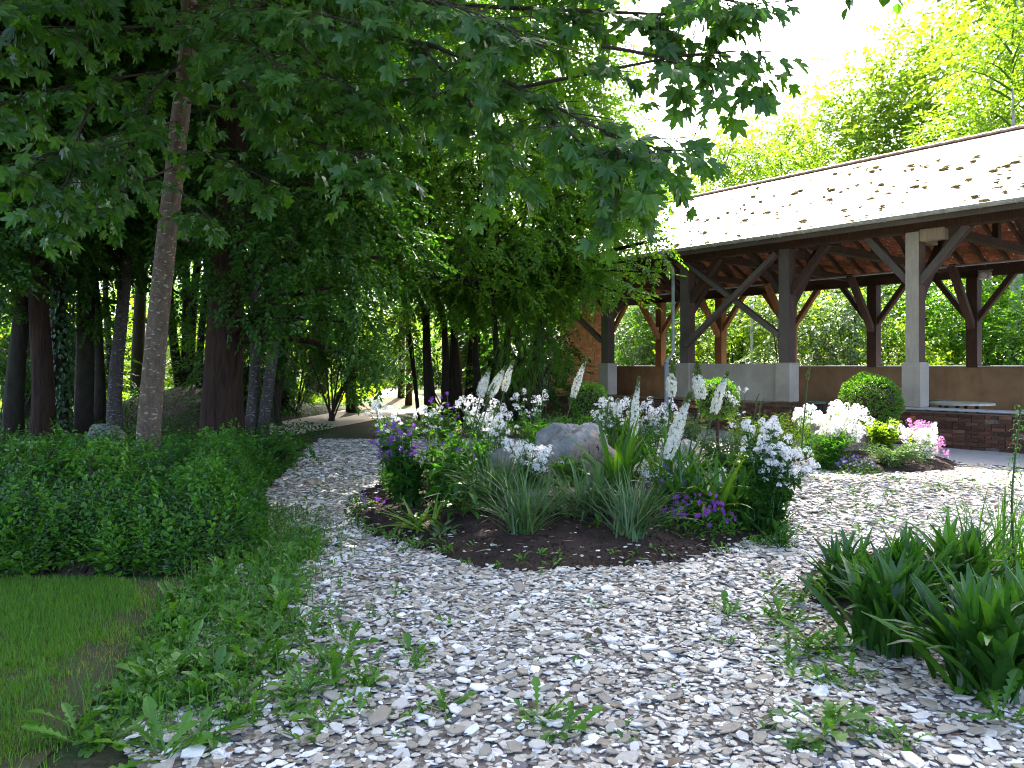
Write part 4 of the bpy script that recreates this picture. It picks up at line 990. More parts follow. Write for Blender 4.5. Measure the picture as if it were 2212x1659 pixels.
# big dark tree with furrowed red brown bark
bb = gx(482, 14.0); ax = at(490, 300, 14)
tree("big_dark_tree", "massive dark tree with furrowed red brown bark beside the path", bb, [bb + (0, 0, -.05), bb + (.0, 0, .6), bb + (.05, 0, 2.5), bb + (.2, 0, 7), bb + (.3, 0, 12)], [.46, .37, .31, .24, .06], B_dark,
     [lp(500, 430, 13.6, 190, 150), lp(640, 520, 13.0, 150, 120), lp(560, 250, 13.6, 220, 150), lp(760, 420, 13.4, 150, 130), lp(720, 620, 12.8, 120, 110), lp(620, 690, 12.9, 100, 60),
      lp(780, 700, 13.2, 80, 80), lp(520, 600, 13.0, 110, 80), lp(440, 520, 13.6, 90, 110), lp(760, 250, 14, 170, 130), lp(640, 90, 14.5, 240, 140), lp(400, 120, 14.6, 200, 150), lp(860, 560, 13.8, 100, 90),
      lp(800, 790, 13.6, 55, 50), lp(540, 690, 13.0, 70, 36), lp(500, -180, 14.5, 380, 180), lp(800, -120, 14.5, 300, 170), lp(250, -60, 15, 260, 180)],
     SP_near, 1.5, M_dark, area=.20, droop=.45)
# left canopy curtains
tree("lime_tree", "broad dark tree whose low boughs fill the upper left", gx(180, 17.5), [gx(180, 17.5), gx(180, 17.5) + (.1, 0, 4), gx(182, 17.5) + (.2, 0, 12)], [.2, .17, .05], B_forest,
     [lp(60, 480, 16.5, 160, 110), lp(200, 560, 16.8, 130, 80), lp(300, 450, 17, 120, 120), lp(120, 300, 16.5, 200, 140), lp(300, 250, 17, 180, 150), lp(60, 620, 17, 90, 60), lp(220, 690, 17.5, 80, 40), lp(420, 650, 19, 80, 60), lp(20, 120, 17, 220, 140), lp(250, 60, 17, 220, 140)],
     SP_mid, 1.35, M_dark, area=.24, droop=.3)

# hornbeam clump in the middle
base = gx(1010, 22.5); t = thing("hornbeam_clump", "dense many stemmed hornbeam filling the middle behind the flower bed", "tree", base); b = Buf()
HL = [lp(960, 480, 21.5, 160, 150), lp(1120, 450, 21.5, 170, 150), lp(1260, 480, 20.5, 130, 130), lp(1060, 280, 22, 210, 140), lp(900, 330, 22.5, 170, 140), lp(1250, 300, 22.5, 150, 120), lp(1300, 400, 21, 120, 110),
      lp(1000, 620, 20.5, 110, 70), lp(1140, 610, 20.2, 130, 80), lp(930, 600, 21.5, 80, 90), lp(1240, 600, 19.6, 100, 70), lp(900, 120, 23, 220, 150), lp(1120, 110, 23, 200, 140), lp(1280, 160, 23.5, 110, 100),
      lp(880, 560, 21, 90, 90), lp(980, 560, 19.8, 110, 90), lp(1090, 560, 19.6, 120, 80), lp(1180, 560, 19.6, 110, 80), lp(1060, 660, 19.8, 90, 45), lp(870, 700, 22, 50, 50), ((3.0, 19.0, 12.7), 1.35), ((4.2, 19.5, 12.9), 1.35), ((5.2, 20.5, 13.3), 1.35), ((3.6, 20.8, 13.5), 1.3), ((2.0, 20.0, 13.1), 1.3), ((4.6, 21.6, 14), 1.3), ((6.0, 21.4, 14), 1.2), lp(1000, -120, 23, 260, 160), lp(1220, -80, 24, 160, 120), lp(860, 230, 22, 120, 120)]  # the high right lobes are unseen, added to shade the gravel below
for k, xx in enumerate([905, 925, 942, 960, 975, 990, 1008, 1022, 1040, 1060, 1085, 1110, 1140]):
    p0 = gx(xx, 22.5 + U(-1.2, 1.2)); xt = xx + (xx - 1010) * U(.2, 1.6) + U(-60, 60)
    trunk_t(b, [p0, at(xx + (xx - 1010) * U(0, .4) + U(-14, 14), 700, p0[1]), at((xx + xt) / 2, 520, p0[1]), at(xt, 250, 22)], [U(.05, .15), U(.045, .10), .05, .02], 8, 10, .03)
b.build("trunk", B_forest, parent=t, origin=base, smooth=True)
b = Buf(); lobe_sprays(b, HL, SP_mid, 2.3, at(1040, 400, 22.5), area=.24, droop=.35, tint=.6); b.build("crown", M_mid, parent=t, origin=base, kind="stuff")
# bough in front of the roof end
base = gx(1165, 20.5)
tree("hazel_tree", "young tree with sunlit boughs reaching in front of the tiled roof", base, [base, at(1170, 700, 20.4), at(1205, 520, 20), at(1240, 380, 20)], [.10, .08, .06, .02], B_forest,
     [lp(1290, 500, 18.6, 80, 60), lp(1370, 470, 17.8, 70, 45), lp(1340, 560, 17.6, 90, 40), lp(1420, 590, 17.0, 46, 20), lp(1270, 610, 17.8, 80, 45), lp(1360, 640, 17.4, 50, 22), lp(1400, 520, 17.4, 60, 32), lp(1400, 400, 19, 60, 50), lp(1330, 400, 19.5, 80, 60), lp(1220, 660, 18.2, 60, 34), lp(1440, 515, 17.2, 40, 24), lp(1395, 450, 17.8, 60, 30), lp(1445, 560, 17.0, 35, 18), lp(1250, 555, 18, 60, 40), lp(1310, 440, 18.2, 60, 40), lp(1300, 330, 19.5, 70, 60)],
     SP_near, 1.1, M_mid, area=.22, droop=.35, tint=.7)
base = gx(1085, 19.2)  # added tree: its front leaves catch skylight and cover the clump's dark gaps
tree("hornbeam_fill_layer", "added leaf layer lightening the dark gaps of the many stemmed clump", base, [base, at(1070, 720, 19.2), at(1050, 520, 19), at(1030, 330, 18.6)], [.09, .07, .05, .02], B_forest,
     [lp(900, 430, 17.2, 110, 80), lp(1010, 380, 17.0, 120, 90), lp(1120, 370, 17.2, 120, 90), lp(1220, 420, 17.6, 100, 80), lp(960, 520, 16.8, 110, 70), lp(1080, 500, 16.6, 120, 80), lp(1190, 520, 17.0, 100, 70), lp(850, 520, 17.5, 80, 70), lp(1020, 610, 17.0, 90, 40), lp(1130, 610, 17.2, 80, 40), lp(880, 600, 17.6, 60, 50), lp(940, 290, 18, 120, 80), lp(1080, 260, 18, 130, 80), lp(1230, 310, 18.4, 90, 80)],
     SP_near, .95, M_mid, area=.22, droop=.4, tint=.65)
# drooping feathery shrub by the brick end wall
base = gx(1165, 19.0); t = thing("feathery_shrub", "rounded feathery shrub drooping before the orange brick wall", "shrub", base); b = Buf()
for k in range(7): b.add(tube(spline([base + (U(-.15, .15), U(-.1, .1), 0), base + (U(-.5, .5), U(-.3, .3), 1.3), base + (U(-.9, .9), U(-.5, .5), 2.4)], 6), np.linspace(.03, .008, 6), 5))
b.build("stems", M_twig, parent=t, origin=base)
b = Buf(); lobe_sprays(b, [lp(1130, 740, 18.6, 75, 70), lp(1200, 740, 18.2, 55, 60), lp(1090, 790, 18.4, 50, 55), lp(1225, 800, 17.9, 30, 45), lp(1160, 690, 18.8, 70, 40), lp(1150, 800, 18.2, 60, 50)], SP_fine, 1.0, None, area=.13, droop=.75, tint=.45)
b.build("foliage", M_mid, parent=t, origin=base, kind="stuff")

# ---- bright trees behind the pavilion
g = "sunlit trees behind the pavilion"
RTO = [("pale green young tree above the left end of the tiled roof", 1420, 37, 22, 4.5, .75, -.02), ("loose sunlit tree with forked dark limbs above the roof", 1560, 36, 24, 4.0, .82, .03), ("feathery bright tree above the middle of the roof", 1690, 40, 26, 4.5, 1.0, .0),
      ("broad bright tree right of the roof's middle", 1840, 41, 30, 5, 1.15, .02), ("tall dense tree rising above the right part of the roof", 1990, 40, 34, 5.0, 1.35, 0), ("tallest bright tree at the right edge of the view", 2140, 37, 36, 5.5, 1.50, 0), ("very tall tree cut by the right edge", 2300, 34, 36, 5, 1.55, 0),
      ("thin bright tree just right of the overhanging sycamore leaves", 1500, 45, 22, 5, 1.0, 0), ("hazy back tree behind the loose forked tree", 1630, 52, 26, 5, 1.15, 0), ("hazy back tree behind the broad bright tree", 1780, 53, 26, 5, 1.45, 0)]
RT = [(a_, b_, c_ + 9, d_, e_ * .8, f_ * q_, g_) for (a_, b_, c_, d_, e_, f_, g_), q_ in zip(RTO, [1.22, 1.3, 1.2, 1.2, 1.2, 1.22, 1.22, 1.0, 1.0, 1.0])]
for i, (lab, x, Y, rp_, zc, sc, ln) in enumerate(RT):
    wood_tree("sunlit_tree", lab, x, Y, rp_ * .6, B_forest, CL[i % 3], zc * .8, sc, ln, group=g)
wood_tree("birch_tree", "pale grey birch trunk seen beyond the right end of the parapet", 2188, 33.5, 24, B_birch, CL[1], 6, .9, -.01)
t = thing("metal_pole", "thin pale metal pole behind the parapet between crossed braces", "pole", gx(1624, 33)); Buf().add(tube([(0, 0, 0), (0, 0, 5.2)], .05, 10)).build("shaft", M_greymetal, parent=t); Buf().add(tube([(0, 0, 5.2), (0, 0, 5.28)], .07, 10)).build("cap", M_greymetal, parent=t)
# understorey behind the pavilion
g2 = "trees behind the viewer"
def bush(name, label, x, Y, w, h, lm, sprays=SP_far, dens=.62, group=None, area=.42, z0=.0, tint=.5, nl=7, cat="shrub", droop=.2):
    base = gx(x, Y); t = thing(name, label, cat, base, group); lob = []
    for k in range(nl):
        f = U(0, 1); lob.append((base + np.array([U(-.5, .5) * w * (1.1 - .5 * f), U(-.3, .3) * w, z0 + h * (.18 + .62 * f)]), (w * U(.22, .34), w * .28, h * U(.16, .26))))
    b = Buf()
    for (c, r_) in lob: b.add(tube(spline([base + (U(-.1, .1), U(-.1, .1), 0), (base + c) / 2 + (0, 0, .1), c], 5), np.linspace(.035, .01, 5), 4))
    b.build("stems", M_twig, parent=t, origin=base)
    b = Buf(); lobe_sprays(b, lob, sprays, dens, base, area=area, tint=tint, droop=droop); b.build("foliage", lm, parent=t, origin=base, kind="stuff"); return t
g = "shrubs behind the pavilion parapet"
for lab, x, Y, w, h, lm in [("grey leaved shrub behind the parapet next to the orange brick wall", 1375, 37.5, 2.8, 4.2, M_blue), ("bright green shrub behind the far orange rear post", 1450, 37, 3.2, 5.0, M_mid), ("sunny yellow green bush between the crossed braces", 1590, 35.5, 3.6, 4.2, M_light),
      ("dark grey green conifer like shrub left of the middle rear post", 1690, 31, 2.4, 4.4, M_blue), ("sunlit bush seen left of the middle rear post", 1780, 34, 3.6, 5.0, M_light), ("grey green tall shrub touching the middle rear post", 1845, 30.5, 2.4, 4.8, M_blue),
      ("bright low bush between middle and nearest posts", 1925, 32, 3.0, 3.2, M_light), ("dark green tall bush right of the nearest post", 2045, 31, 3.2, 5.2, M_mid), ("pale sunlit bush low behind the right parapet", 2010, 28.5, 2.2, 2.3, M_light), ("shaded green bush beside the birch trunk", 2160, 30, 3.0, 4.8, M_mid), ("green bush at the far right of the parapet", 2260, 29, 3.4, 4.2, M_mid)]:
    bush("parapet_shrub", lab, x, Y, w * 1.35, h * 1.3, lm, group=g, dens=1.0, nl=9)
for lab, x, Y in [("leafy tree deep behind the left openings", 1400, 44), ("leafy tree deep behind the crossed braces", 1600, 46), ("leafy tree deep behind the middle opening", 1800, 47), ("leafy tree deep behind the right opening", 2000, 46), ("leafy tree deep behind the birch", 2190, 43)]:
    wood_tree("woodland_tree", lab, x, Y, 16, B_forest, CWF[x % 2], .6, .8, 0, group="trees deep behind the pavilion")
# ---- sunlit clearing and backdrop on the left
g = "sunlit bushes of the far clearing"
for lab, x, Y, w, h in [("yellow green bush in the clearing at the far left", 30, 42, 5, 4), ("sunlit bush in the clearing left of the slender trunk", 150, 44, 5, 4.4), ("brightest bush in the clearing behind the slender trunk", 235, 46, 5, 3.2), ("pale willow like bush behind the sycamore trunk", 290, 50, 6, 6), ("sunny bush right of the sycamore trunk", 400, 48, 5, 4.5), ("sunny bush behind the mound", 455, 52, 5, 4),
      ("bright bush where the path disappears", 800, 62, 6, 6), ("sunlit bush left of the path's far end", 730, 58, 5, 7), ("yellow green bush right of the path's far end", 900, 60, 6, 7), ("green bank bush beyond the path bend", 850, 70, 7, 3.5), ("green bush closing the far view between the stems", 980, 48, 6, 4.5), ("green bush behind the hornbeam stems", 1080, 44, 6, 5)]:
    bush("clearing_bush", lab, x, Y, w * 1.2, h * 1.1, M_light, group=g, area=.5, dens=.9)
for i, (x, Y, s) in enumerate([(-40, 62, 1.2), (120, 66, 1.3), (280, 70, 1.35), (420, 66, 1.25), (560, 60, 1.2), (660, 72, 1.3), (790, 84, 1.4), (920, 82, 1.4), (1050, 70, 1.3), (1180, 64, 1.2), (1320, 66, 1.2)]):
    wood_tree("backdrop_tree", ["tall sunlit tree beyond the clearing's left edge", "tall tree beyond the clearing behind the ivy trunk", "tall tree beyond the clearing behind the sycamore trunk", "tall tree beyond the mound", "tall tree far behind the twin leaning trunks", "tall tree far behind the dark leaning trunks", "tall bright tree at the far end of the path", "tall bright tree right of the path's far end", "tall tree far behind the hornbeam stems", "tall tree far behind the feathery shrub", "tall tree far behind the brick end wall"][i], x, Y, 14, B_forest, CWF[i % 2], 1.5, s, 0, group="tall trees closing the far view")
# leafy wood margin so that no bare horizon shows between the trunks
b = Buf(); lob = []
for k in range(90):
    x = -75 + 150 * k / 89; lob.append(((x, 98 + U(-5, 5), U(1.5, 11)), (4.0, 3.0, 4.0)))
lobe_sprays(b, lob, [spray(10, leaf2(.75), .42, 2.0, 300 + i, .2) for i in range(3)], .8, None, area=2.2, tint=.5)
tag(b.build("far_wood", M_mid), kind="stuff")
g = "dark undergrowth between the woodland trunks"
for lab, x, Y, w, h in [("dark undergrowth at the far left edge", 10, 24, 4.2, 3.2), ("dark undergrowth behind the ivy clad trunk", 110, 25, 3.6, 3.4), ("small dark bush behind the slim dark trunk", 178, 23, 2.0, 3.0), ("dark bush behind the massive dark trunk", 520, 24, 3.2, 3.0),
                        ("dark leafy mass right of the twin leaning trunks", 640, 25, 3.4, 5.0), ("drooping dark mass above the path's left verge", 715, 23, 2.4, 4.6), ("dark leafy mass between dark tree and path", 600, 21, 2.4, 4.6), ("dense dark growth behind the hornbeam stems", 960, 27, 3.0, 4.6), ("dense dark growth at the right of the hornbeam stems", 1070, 26, 3.4, 4.6), ("deep green growth behind the feathery shrub", 1130, 23, 2.6, 4.0)]:
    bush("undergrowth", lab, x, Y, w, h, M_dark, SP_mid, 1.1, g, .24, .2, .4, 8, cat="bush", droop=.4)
#@@PLANTS
# ------------------------------------------------------------------ garden plants
def bp(x, y):                               # image ray -> point on the (mounded) ground
    Y = EYE * F / (y - HY)
    for _ in range(12):
        z = float(hz(np.array([(x - CX) / F * Y]), np.array([Y]))[0]); Y = (EYE - z) * F / (y - HY)
    return np.array([(x - CX) / F * Y, Y, z])
def gp(x, Y):
    X = (x - CX) / F * Y; return np.array([X, Y, float(hz(np.array([X]), np.array([Y]))[0])])
def wf_strap(t): return .5 * min(1, 1.25 * (1 - t) ** .55) * (.75 + .25 * min(1, t * 4))
def wf_grass(t): return .5 * (1 - t) ** .7 + .01
def wf_lance(t): return .5 * (math.sin(PI * min(1, (t * .92 + .06)) ** .85)) ** .9 + .02
def wf_spoon(t): return .5 * (.22 + .78 * math.sin(PI * min(1, t * .82 + .05) ** 1.5)) * (1 if t < .97 else .15)
def wf_dand(seed):
    r = random.Random(seed); r_ = [r.uniform(.8, 1.15) for _ in range(7)]
    def f(t):
        env = .5 * (.14 + .86 * math.sin(PI * min(1, .02 + t * .93) ** 1.7)); k_ = int(round(t * 21)); tooth = (.36, .62, 1.0)[k_ % 3] * r_[k_ % 7]; return (env * tooth if t < .74 else env) * (0.02 if t > .99 else 1)
    return f
def scaleT(t, sx, sy=1, sz=1): 
    return T(t.V * np.array([sx, sy, sz]), L=t.L, S=t.S, tint=t.tint, mi=t.mi)
STRAP = [scaleT(blade(wf_strap, 7, 0, b_, .45 * w), w) for b_, w in ((-12, .075), (-30, .085), (-55, .08), (-100, .075))]
GRAS = [scaleT(blade(wf_grass, 6, 0, b_, .4 * w), w) for b_, w in ((-8, .032), (-22, .032), (-45, .028), (-80, .026))]
LANC = [scaleT(blade(wf_lance, 7, 0, b_, .4 * w), w) for b_, w in ((-8, .12), (-25, .14), (-40, .13), (-75, .12))]
SPOO = [scaleT(blade(wf_spoon, 7, 0, b_, .35 * w), w) for b_, w in ((-20, .26), (-60, .26), (-110, .24))]
DAND = [scaleT(blade(wf_dand(i), 21, 0, b_, .35 * w), w) for i, (b_, w) in enumerate(((-20, .27), (-50, .30), (-75, .27), (-35, .24)))]
CURL = [scaleT(blade(wf_lance, 9, 0, b_, .05), .17) for b_ in (-150, -190)]
_lm = {}
def leafmesh(kind, k, mat, ti):
    key = (kind, k, mat.name, ti)
    if key not in _lm:
        src = {"strap": STRAP, "grass": GRAS, "lance": LANC, "spoon": SPOO, "dand": DAND, "curl": CURL}[kind][k]; _lm[key] = Buf().add(src, tint=(ti + .5) / 5).mesh("leaf", mat)
    return _lm[key]
SRC = {"strap": STRAP, "grass": GRAS, "lance": LANC, "spoon": SPOO, "dand": DAND, "curl": CURL}
def rosette(parent, base, n, kind, l0, l1, e0, e1, mat, parts=False, spread=.03, az=(0, 2 * PI), tint=.45, tsd=.2, off=(0, 0, 0)):
    a = U(az[0], az[1], n); e = np.radians(U(e0, e1, n)); s = U(l0, l1, n); R = sc3(Rz(a) @ Rx(e) @ Ry(rng.normal(0, .2, n)), s)
    loc = np.c_[rng.normal(0, spread, n), rng.normal(0, spread, n), np.zeros(n)] + np.asarray(off); k = rng.integers(0, len(SRC[kind]), n); tt = np.clip(tint + rng.normal(0, tsd, n), 0, .99)
    if parts:
        for i in range(n): inst("leaf", leafmesh(kind, int(k[i]), mat, int(tt[i] * 5)), parent, mat4(R[i], loc[i]))
    else:
        b = Buf()
        for q in range(len(SRC[kind])):
            m = k == q
            if m.any(): b.add(SRC[kind][q], R[m], loc[m], tt[m])
        b.build("leaves", mat, parent=parent)
def clump(name, label, cat, base, n, kind, l0, l1, e0, e1, mat, parts=False, group=None, **kw):
    t = thing(name, label, cat, base, group); rosette(t, base, n, kind, l0, l1, e0, e1, mat, parts, **kw); return t
FL4 = T([(0, 0, 0)] + [p for k in range(4) for p in [(.35 * math.cos(k * PI / 2 - .5), .35 * math.sin(k * PI / 2 - .5), .12), (math.cos(k * PI / 2 - .35), math.sin(k * PI / 2 - .35), .02), (math.cos(k * PI / 2 + .35), math.sin(k * PI / 2 + .35), .02), (.35 * math.cos(k * PI / 2 + .5), .35 * math.sin(k * PI / 2 + .5), .12)]],
        [(0, 1 + 4 * k, 2 + 4 * k, 3 + 4 * k, 4 + 4 * k) for k in range(4)])
FL5 = T([(0, 0, 0)] + [p for k in range(5) for p in [(.8 * math.cos(k * 1.257 - .38), .8 * math.sin(k * 1.257 - .38), .12), (1.05 * math.cos(k * 1.257), 1.05 * math.sin(k * 1.257), .05), (.8 * math.cos(k * 1.257 + .38), .8 * math.sin(k * 1.257 + .38), .12)]],
        [(0, 1 + 3 * k, 2 + 3 * k, 3 + 3 * k) for k in range(5)])
def flowerhead(b, c, rad, n, fs, axis=None, tint=.5):
    v = rvec(n); v[:, 2] = np.abs(v[:, 2]) * 1.2 - .35; v = norm(v); p = c + v * rad * U(.7, 1.05, n)[:, None]
    b.add(FL4, frames(np.cross(v, rvec(n)), v + rng.normal(0, .25, (n, 3)), U(.75, 1.15, n) * fs), p, U(0, 1, n))
def flowery(name, label, cat, base, stems, petal, leaf, lm, hr=.045, nf=22, fs=.011, leaf_len=(.05, .11), nleaf=16, group=None, side_heads=2, leafel=(.2, .5), hv=1.35, basal=0, lat=.10):
    """stems: list of tip points (world). Builds curved stems with leaves and rounded flower heads"""
    t = thing(name, label, cat, base, group); sb_, lb, fb = Buf(), Buf(), Buf()
    for tip in stems:
        tip = np.asarray(tip, float); s0 = base + np.array([rng.normal(0, .05), rng.normal(0, .05), 0]); mid = s0 * .5 + tip * .5 + np.array([0, 0, .10 * np.linalg.norm((tip - s0)[:2]) + .02]) - (tip - s0) * np.array([.18, .18, 0])
        C = spline([s0, mid, tip], 9); sb_.add(tube(C, np.linspace(.006, .003, 9), 5), tint=U(.2, .8))
        n = nleaf; f = U(.12, .93, n); idx = np.clip((f * 8).astype(int), 0, 7); fr = f * 8 - idx; p = C[idx] * (1 - fr)[:, None] + C[idx + 1] * fr[:, None]
        a = U(0, 2 * PI, n); R = Rz(a) @ Rx(rng.normal(*leafel, n)); lb.add(leaf, sc3(R, U(*leaf_len, n) * (1.25 - .6 * f)), p, np.clip(.42 + rng.normal(0, .2, n), 0, 1))
        flowerhead(fb, tip, hr * U(.8, 1.15), nf, fs); flowerhead(fb, tip - (0, 0, hr * 1.0), hr * 1.15, nf // 2, fs)
        for q in range(side_heads):
            k = rng.integers(5, 8); c = C[k] + np.array([rng.normal(0, lat * .7), rng.normal(0, lat * .7), U(.02, lat)]); sb_.add(tube([C[k - 1], (C[k] + c) / 2 - (0, 0, .01), c], .0025, 4, False)); flowerhead(fb, c, hr * U(.6, .9), int(nf * .7), fs)
    sb_.build("stems", M_stem, parent=t, origin=base); lb.build("leaves", lm, parent=t, origin=base, kind="stuff"); fb.build("flowers", petal, parent=t, origin=base, kind="stuff")
    return t
LEAF_L = leaf4(.30, .08, -.2); LEAF_H = leaf4(.8, .1, -.18); LEAF_N = leaf4(.16, .05, -.1)
def tips(region, Y, n, dY=.15):
    """n tip points over an image-space patch (x0,y0,x1,y1) at about depth Y"""
    return [at(U(region[0], region[2]), U(region[1], region[3]), Y + rng.normal(0, dY)) for _ in range(n)]

# --- central bed: white rocket clumps
W = "white rocket flowers of the round bed"
flowery("white_rocket", "white rocket clump at the left rear of the bed, next to the path", "flowers", gp(835, 9.9), tips((800, 872, 865, 905), 9.9, 9), M_white, LEAF_L, M_herb, group=W, nf=30)
flowery("white_rocket", "small white rocket behind the purple flowers", "flowers", gp(935, 10.3), tips((890, 872, 960, 900), 10.3, 8), M_white, LEAF_L, M_herb, group=W, hr=.035)
flowery("white_rocket", "tall white rocket clump under the three left foxtail spikes", "flowers", gp(1040, 9.7), tips((985, 858, 1090, 915), 9.7, 20), M_white, LEAF_L, M_herb, group=W, nf=34)
flowery("white_rocket", "white heads drooping between spikes and boulder", "flowers", gp(1080, 9.3), tips((1055, 890, 1100, 935), 9.2, 9), M_white, LEAF_L, M_herb, group=W, nf=30)
flowery("white_rocket", "white rocket behind, left of the boulder's top", "flowers", gp(1140, 11.2), tips((1095, 840, 1180, 870), 11.2, 9), M_white, LEAF_L, M_herb, group=W, hr=.04)
flowery("white_rocket", "low white clump leaning on the boulder's left flank", "flowers", gp(1130, 8.6), tips((1095, 955, 1180, 1000), 8.5, 14), M_white, LEAF_L, M_lance, group=W, nf=30)
flowery("white_rocket", "white clump in front of the boulder above the flat rock", "flowers", gp(1165, 8.3), tips((1150, 965, 1200, 1015), 8.2, 9), M_white, LEAF_L, M_lance, group=W, nf=28)
flowery("white_rocket", "white rocket drift right behind the boulder", "flowers", gp(1320, 10.9), tips((1280, 862, 1345, 915), 10.8, 16), M_white, LEAF_L, M_herb, group=W, nf=30)
flowery("white_rocket", "wide white drift behind the middle foxtail spikes", "flowers", gp(1400, 11.0), tips((1340, 862, 1480, 900), 11.0, 24), M_white, LEAF_L, M_herb, group=W, nf=28)
flowery("white_rocket", "loose white heads behind the tall right spikes", "flowers", gp(1590, 11.5), tips((1545, 830, 1620, 870), 11.4, 7), M_white, LEAF_L, M_light, group=W, hr=.04, side_heads=1)
flowery("white_rocket", "white blooms low between the strap leaves", "flowers", gp(1440, 8.3), tips((1385, 1000, 1490, 1030), 8.3, 13), M_white, LEAF_L, M_herb, group=W, nf=28, hr=.05)
flowery("white_rocket", "little white patch right of the lowest foxtail spike", "flowers", gp(1545, 8.4), tips((1520, 1020, 1570, 1050), 8.4, 8), M_white, LEAF_L, M_herb, group=W, nf=24)
rk = bp(1650, 1150)
flowery("white_rocket", "largest white rocket, leaning out over the bed's right edge", "flowers", rk, tips((1610, 905, 1690, 960), rk[1] + .25, 20, .12) + tips((1650, 935, 1725, 990), rk[1] + .1, 16, .12) + tips((1690, 970, 1765, 1020), rk[1], 16, .12), M_white, LEAF_L, M_lance, group=W, nf=34, hr=.042, nleaf=24, leaf_len=(.07, .15))
# leafy base of the large rocket
clump("rocket_foliage", "dark lance leaves at the foot of the largest white rocket", "plant", rk, 60, "lance", .22, .42, 15, 75, M_lance, False, spread=.10)
# purple honesty
g = "purple flowers at the bed's left end"
ph = bp(890, 1098)
flowery("purple_honesty", "leafy purple honesty spilling over the bed's left edge", "flowers", ph, tips((800, 925, 870, 990), ph[1] + .2, 15) + tips((830, 905, 900, 950), ph[1] + .4, 9), M_purple, LEAF_H, M_lance, group=g, hr=.032, nf=11, fs=.013, leaf_len=(.08, .17), nleaf=20, side_heads=1)
flowery("purple_honesty", "paler leafy purple honesty with fewer flowers, nearer the spikes", "flowers", bp(960, 1098), tips((890, 930, 1040, 1010), ph[1] + .3, 15, .2), M_purple, LEAF_H, M_herb, group=g, hr=.028, nf=9, fs=.012, leaf_len=(.07, .15), nleaf=22, side_heads=0)
flowery("purple_honesty", "purple honesty standing behind the first white flowers", "flowers", gp(965, 10.8), tips((915, 850, 990, 905), 10.8, 11), M_purple, LEAF_H, M_mid, group=g, hr=.03, nf=10, fs=.013, leaf_len=(.08, .15), nleaf=20, side_heads=0)
# filler foliage
flowery("bushy_filler", "fresh green leafy stems behind the boulder's left side", "plant", gp(1160, 10.4), tips((1120, 880, 1215, 925), 10.4, 26), M_bud, LEAF_N, M_herb, hr=.008, nf=3, fs=.006, leaf_len=(.07, .13), nleaf=34, side_heads=0)
flowery("bushy_filler", "leafy stems between boulder and tall spikes", "plant", gp(1360, 9.4), tips((1325, 915, 1420, 975), 9.4, 28), M_bud, LEAF_L, M_herb, hr=.008, nf=3, fs=.006, leaf_len=(.05, .10), nleaf=30, side_heads=0)
flowery("bushy_filler", "grey green low foliage right behind the lily leaves", "plant", gp(1560, 9.8), tips((1500, 920, 1640, 965), 9.8, 34), M_bud, LEAF_N, M_blue, hr=.006, nf=2, fs=.005, leaf_len=(.08, .16), nleaf=30, side_heads=0)
flowery("bushy_filler", "yellow green stems at the rear right of the bed", "plant", gp(1640, 11.3), tips((1560, 880, 1720, 925), 11.3, 30), M_bud, LEAF_N, M_light, hr=.008, nf=3, fs=.006, leaf_len=(.08, .15), nleaf=28, side_heads=0)
flowery("bushy_filler", "dark green mound in front of the white drift", "plant", gp(1620, 9.3), tips((1560, 955, 1660, 1000), 9.3, 24), M_bud, LEAF_H, M_mid, hr=.006, nf=2, fs=.005, leaf_len=(.06, .11), nleaf=28, side_heads=0)
flowery("bushy_filler", "mid green foliage between purple honesty and spikes", "plant", gp(1010, 9.2), tips((950, 920, 1075, 990), 9.2, 34), M_bud, LEAF_L, M_herb, hr=.006, nf=2, fs=.005, leaf_len=(.06, .12), nleaf=30, side_heads=0)
for lab, x, Y, x0, y0, x1, y1, lm_, n_ in [("low green filler behind the large boulder", 1230, 11.2, 1180, 890, 1290, 925, M_herb, 26), ("leafy filler at the rear of the bed behind the box ball", 1330, 12.3, 1270, 880, 1390, 905, M_mid, 26), ("sword leaved filler behind the middle spikes", 1480, 11.6, 1420, 880, 1540, 915, M_blue, 30), ("yellowish filler before the brick pier", 1690, 11.8, 1600, 885, 1760, 925, M_light, 34),
      ("dark filler under the purple flowers at the bed's left", 870, 9.0, 815, 985, 930, 1040, M_lance, 26), ("dark leafy filler before the left white clump", 1000, 8.9, 950, 985, 1050, 1040, M_lance, 24), ("mixed filler between flat rock and right strap leaves", 1490, 8.5, 1440, 985, 1560, 1030, M_herb, 26), ("green filler left of the largest white rocket", 1590, 8.5, 1550, 1010, 1620, 1060, M_lance, 22), ("filler foliage at the bed's left rear beside the path", 850, 10.6, 800, 890, 920, 925, M_herb, 30)]:
    flowery("bushy_filler", lab, "plant", gp(x, Y), tips((x0, y0, x1, y1), Y, n_), M_bud, LEAF_L if n_ % 4 else LEAF_N, lm_, hr=.006, nf=2, fs=.005, leaf_len=(.06, .13), nleaf=30, side_heads=0)
flowery("heuchera", "round leaved plant before the pinkish face of the boulder", "plant", gp(1225, 8.25), tips((1180, 980, 1270, 1020), 8.25, 16), M_bud, LEAF_H, M_mid, hr=.004, nf=1, fs=.004, leaf_len=(.09, .16), nleaf=14, side_heads=0)

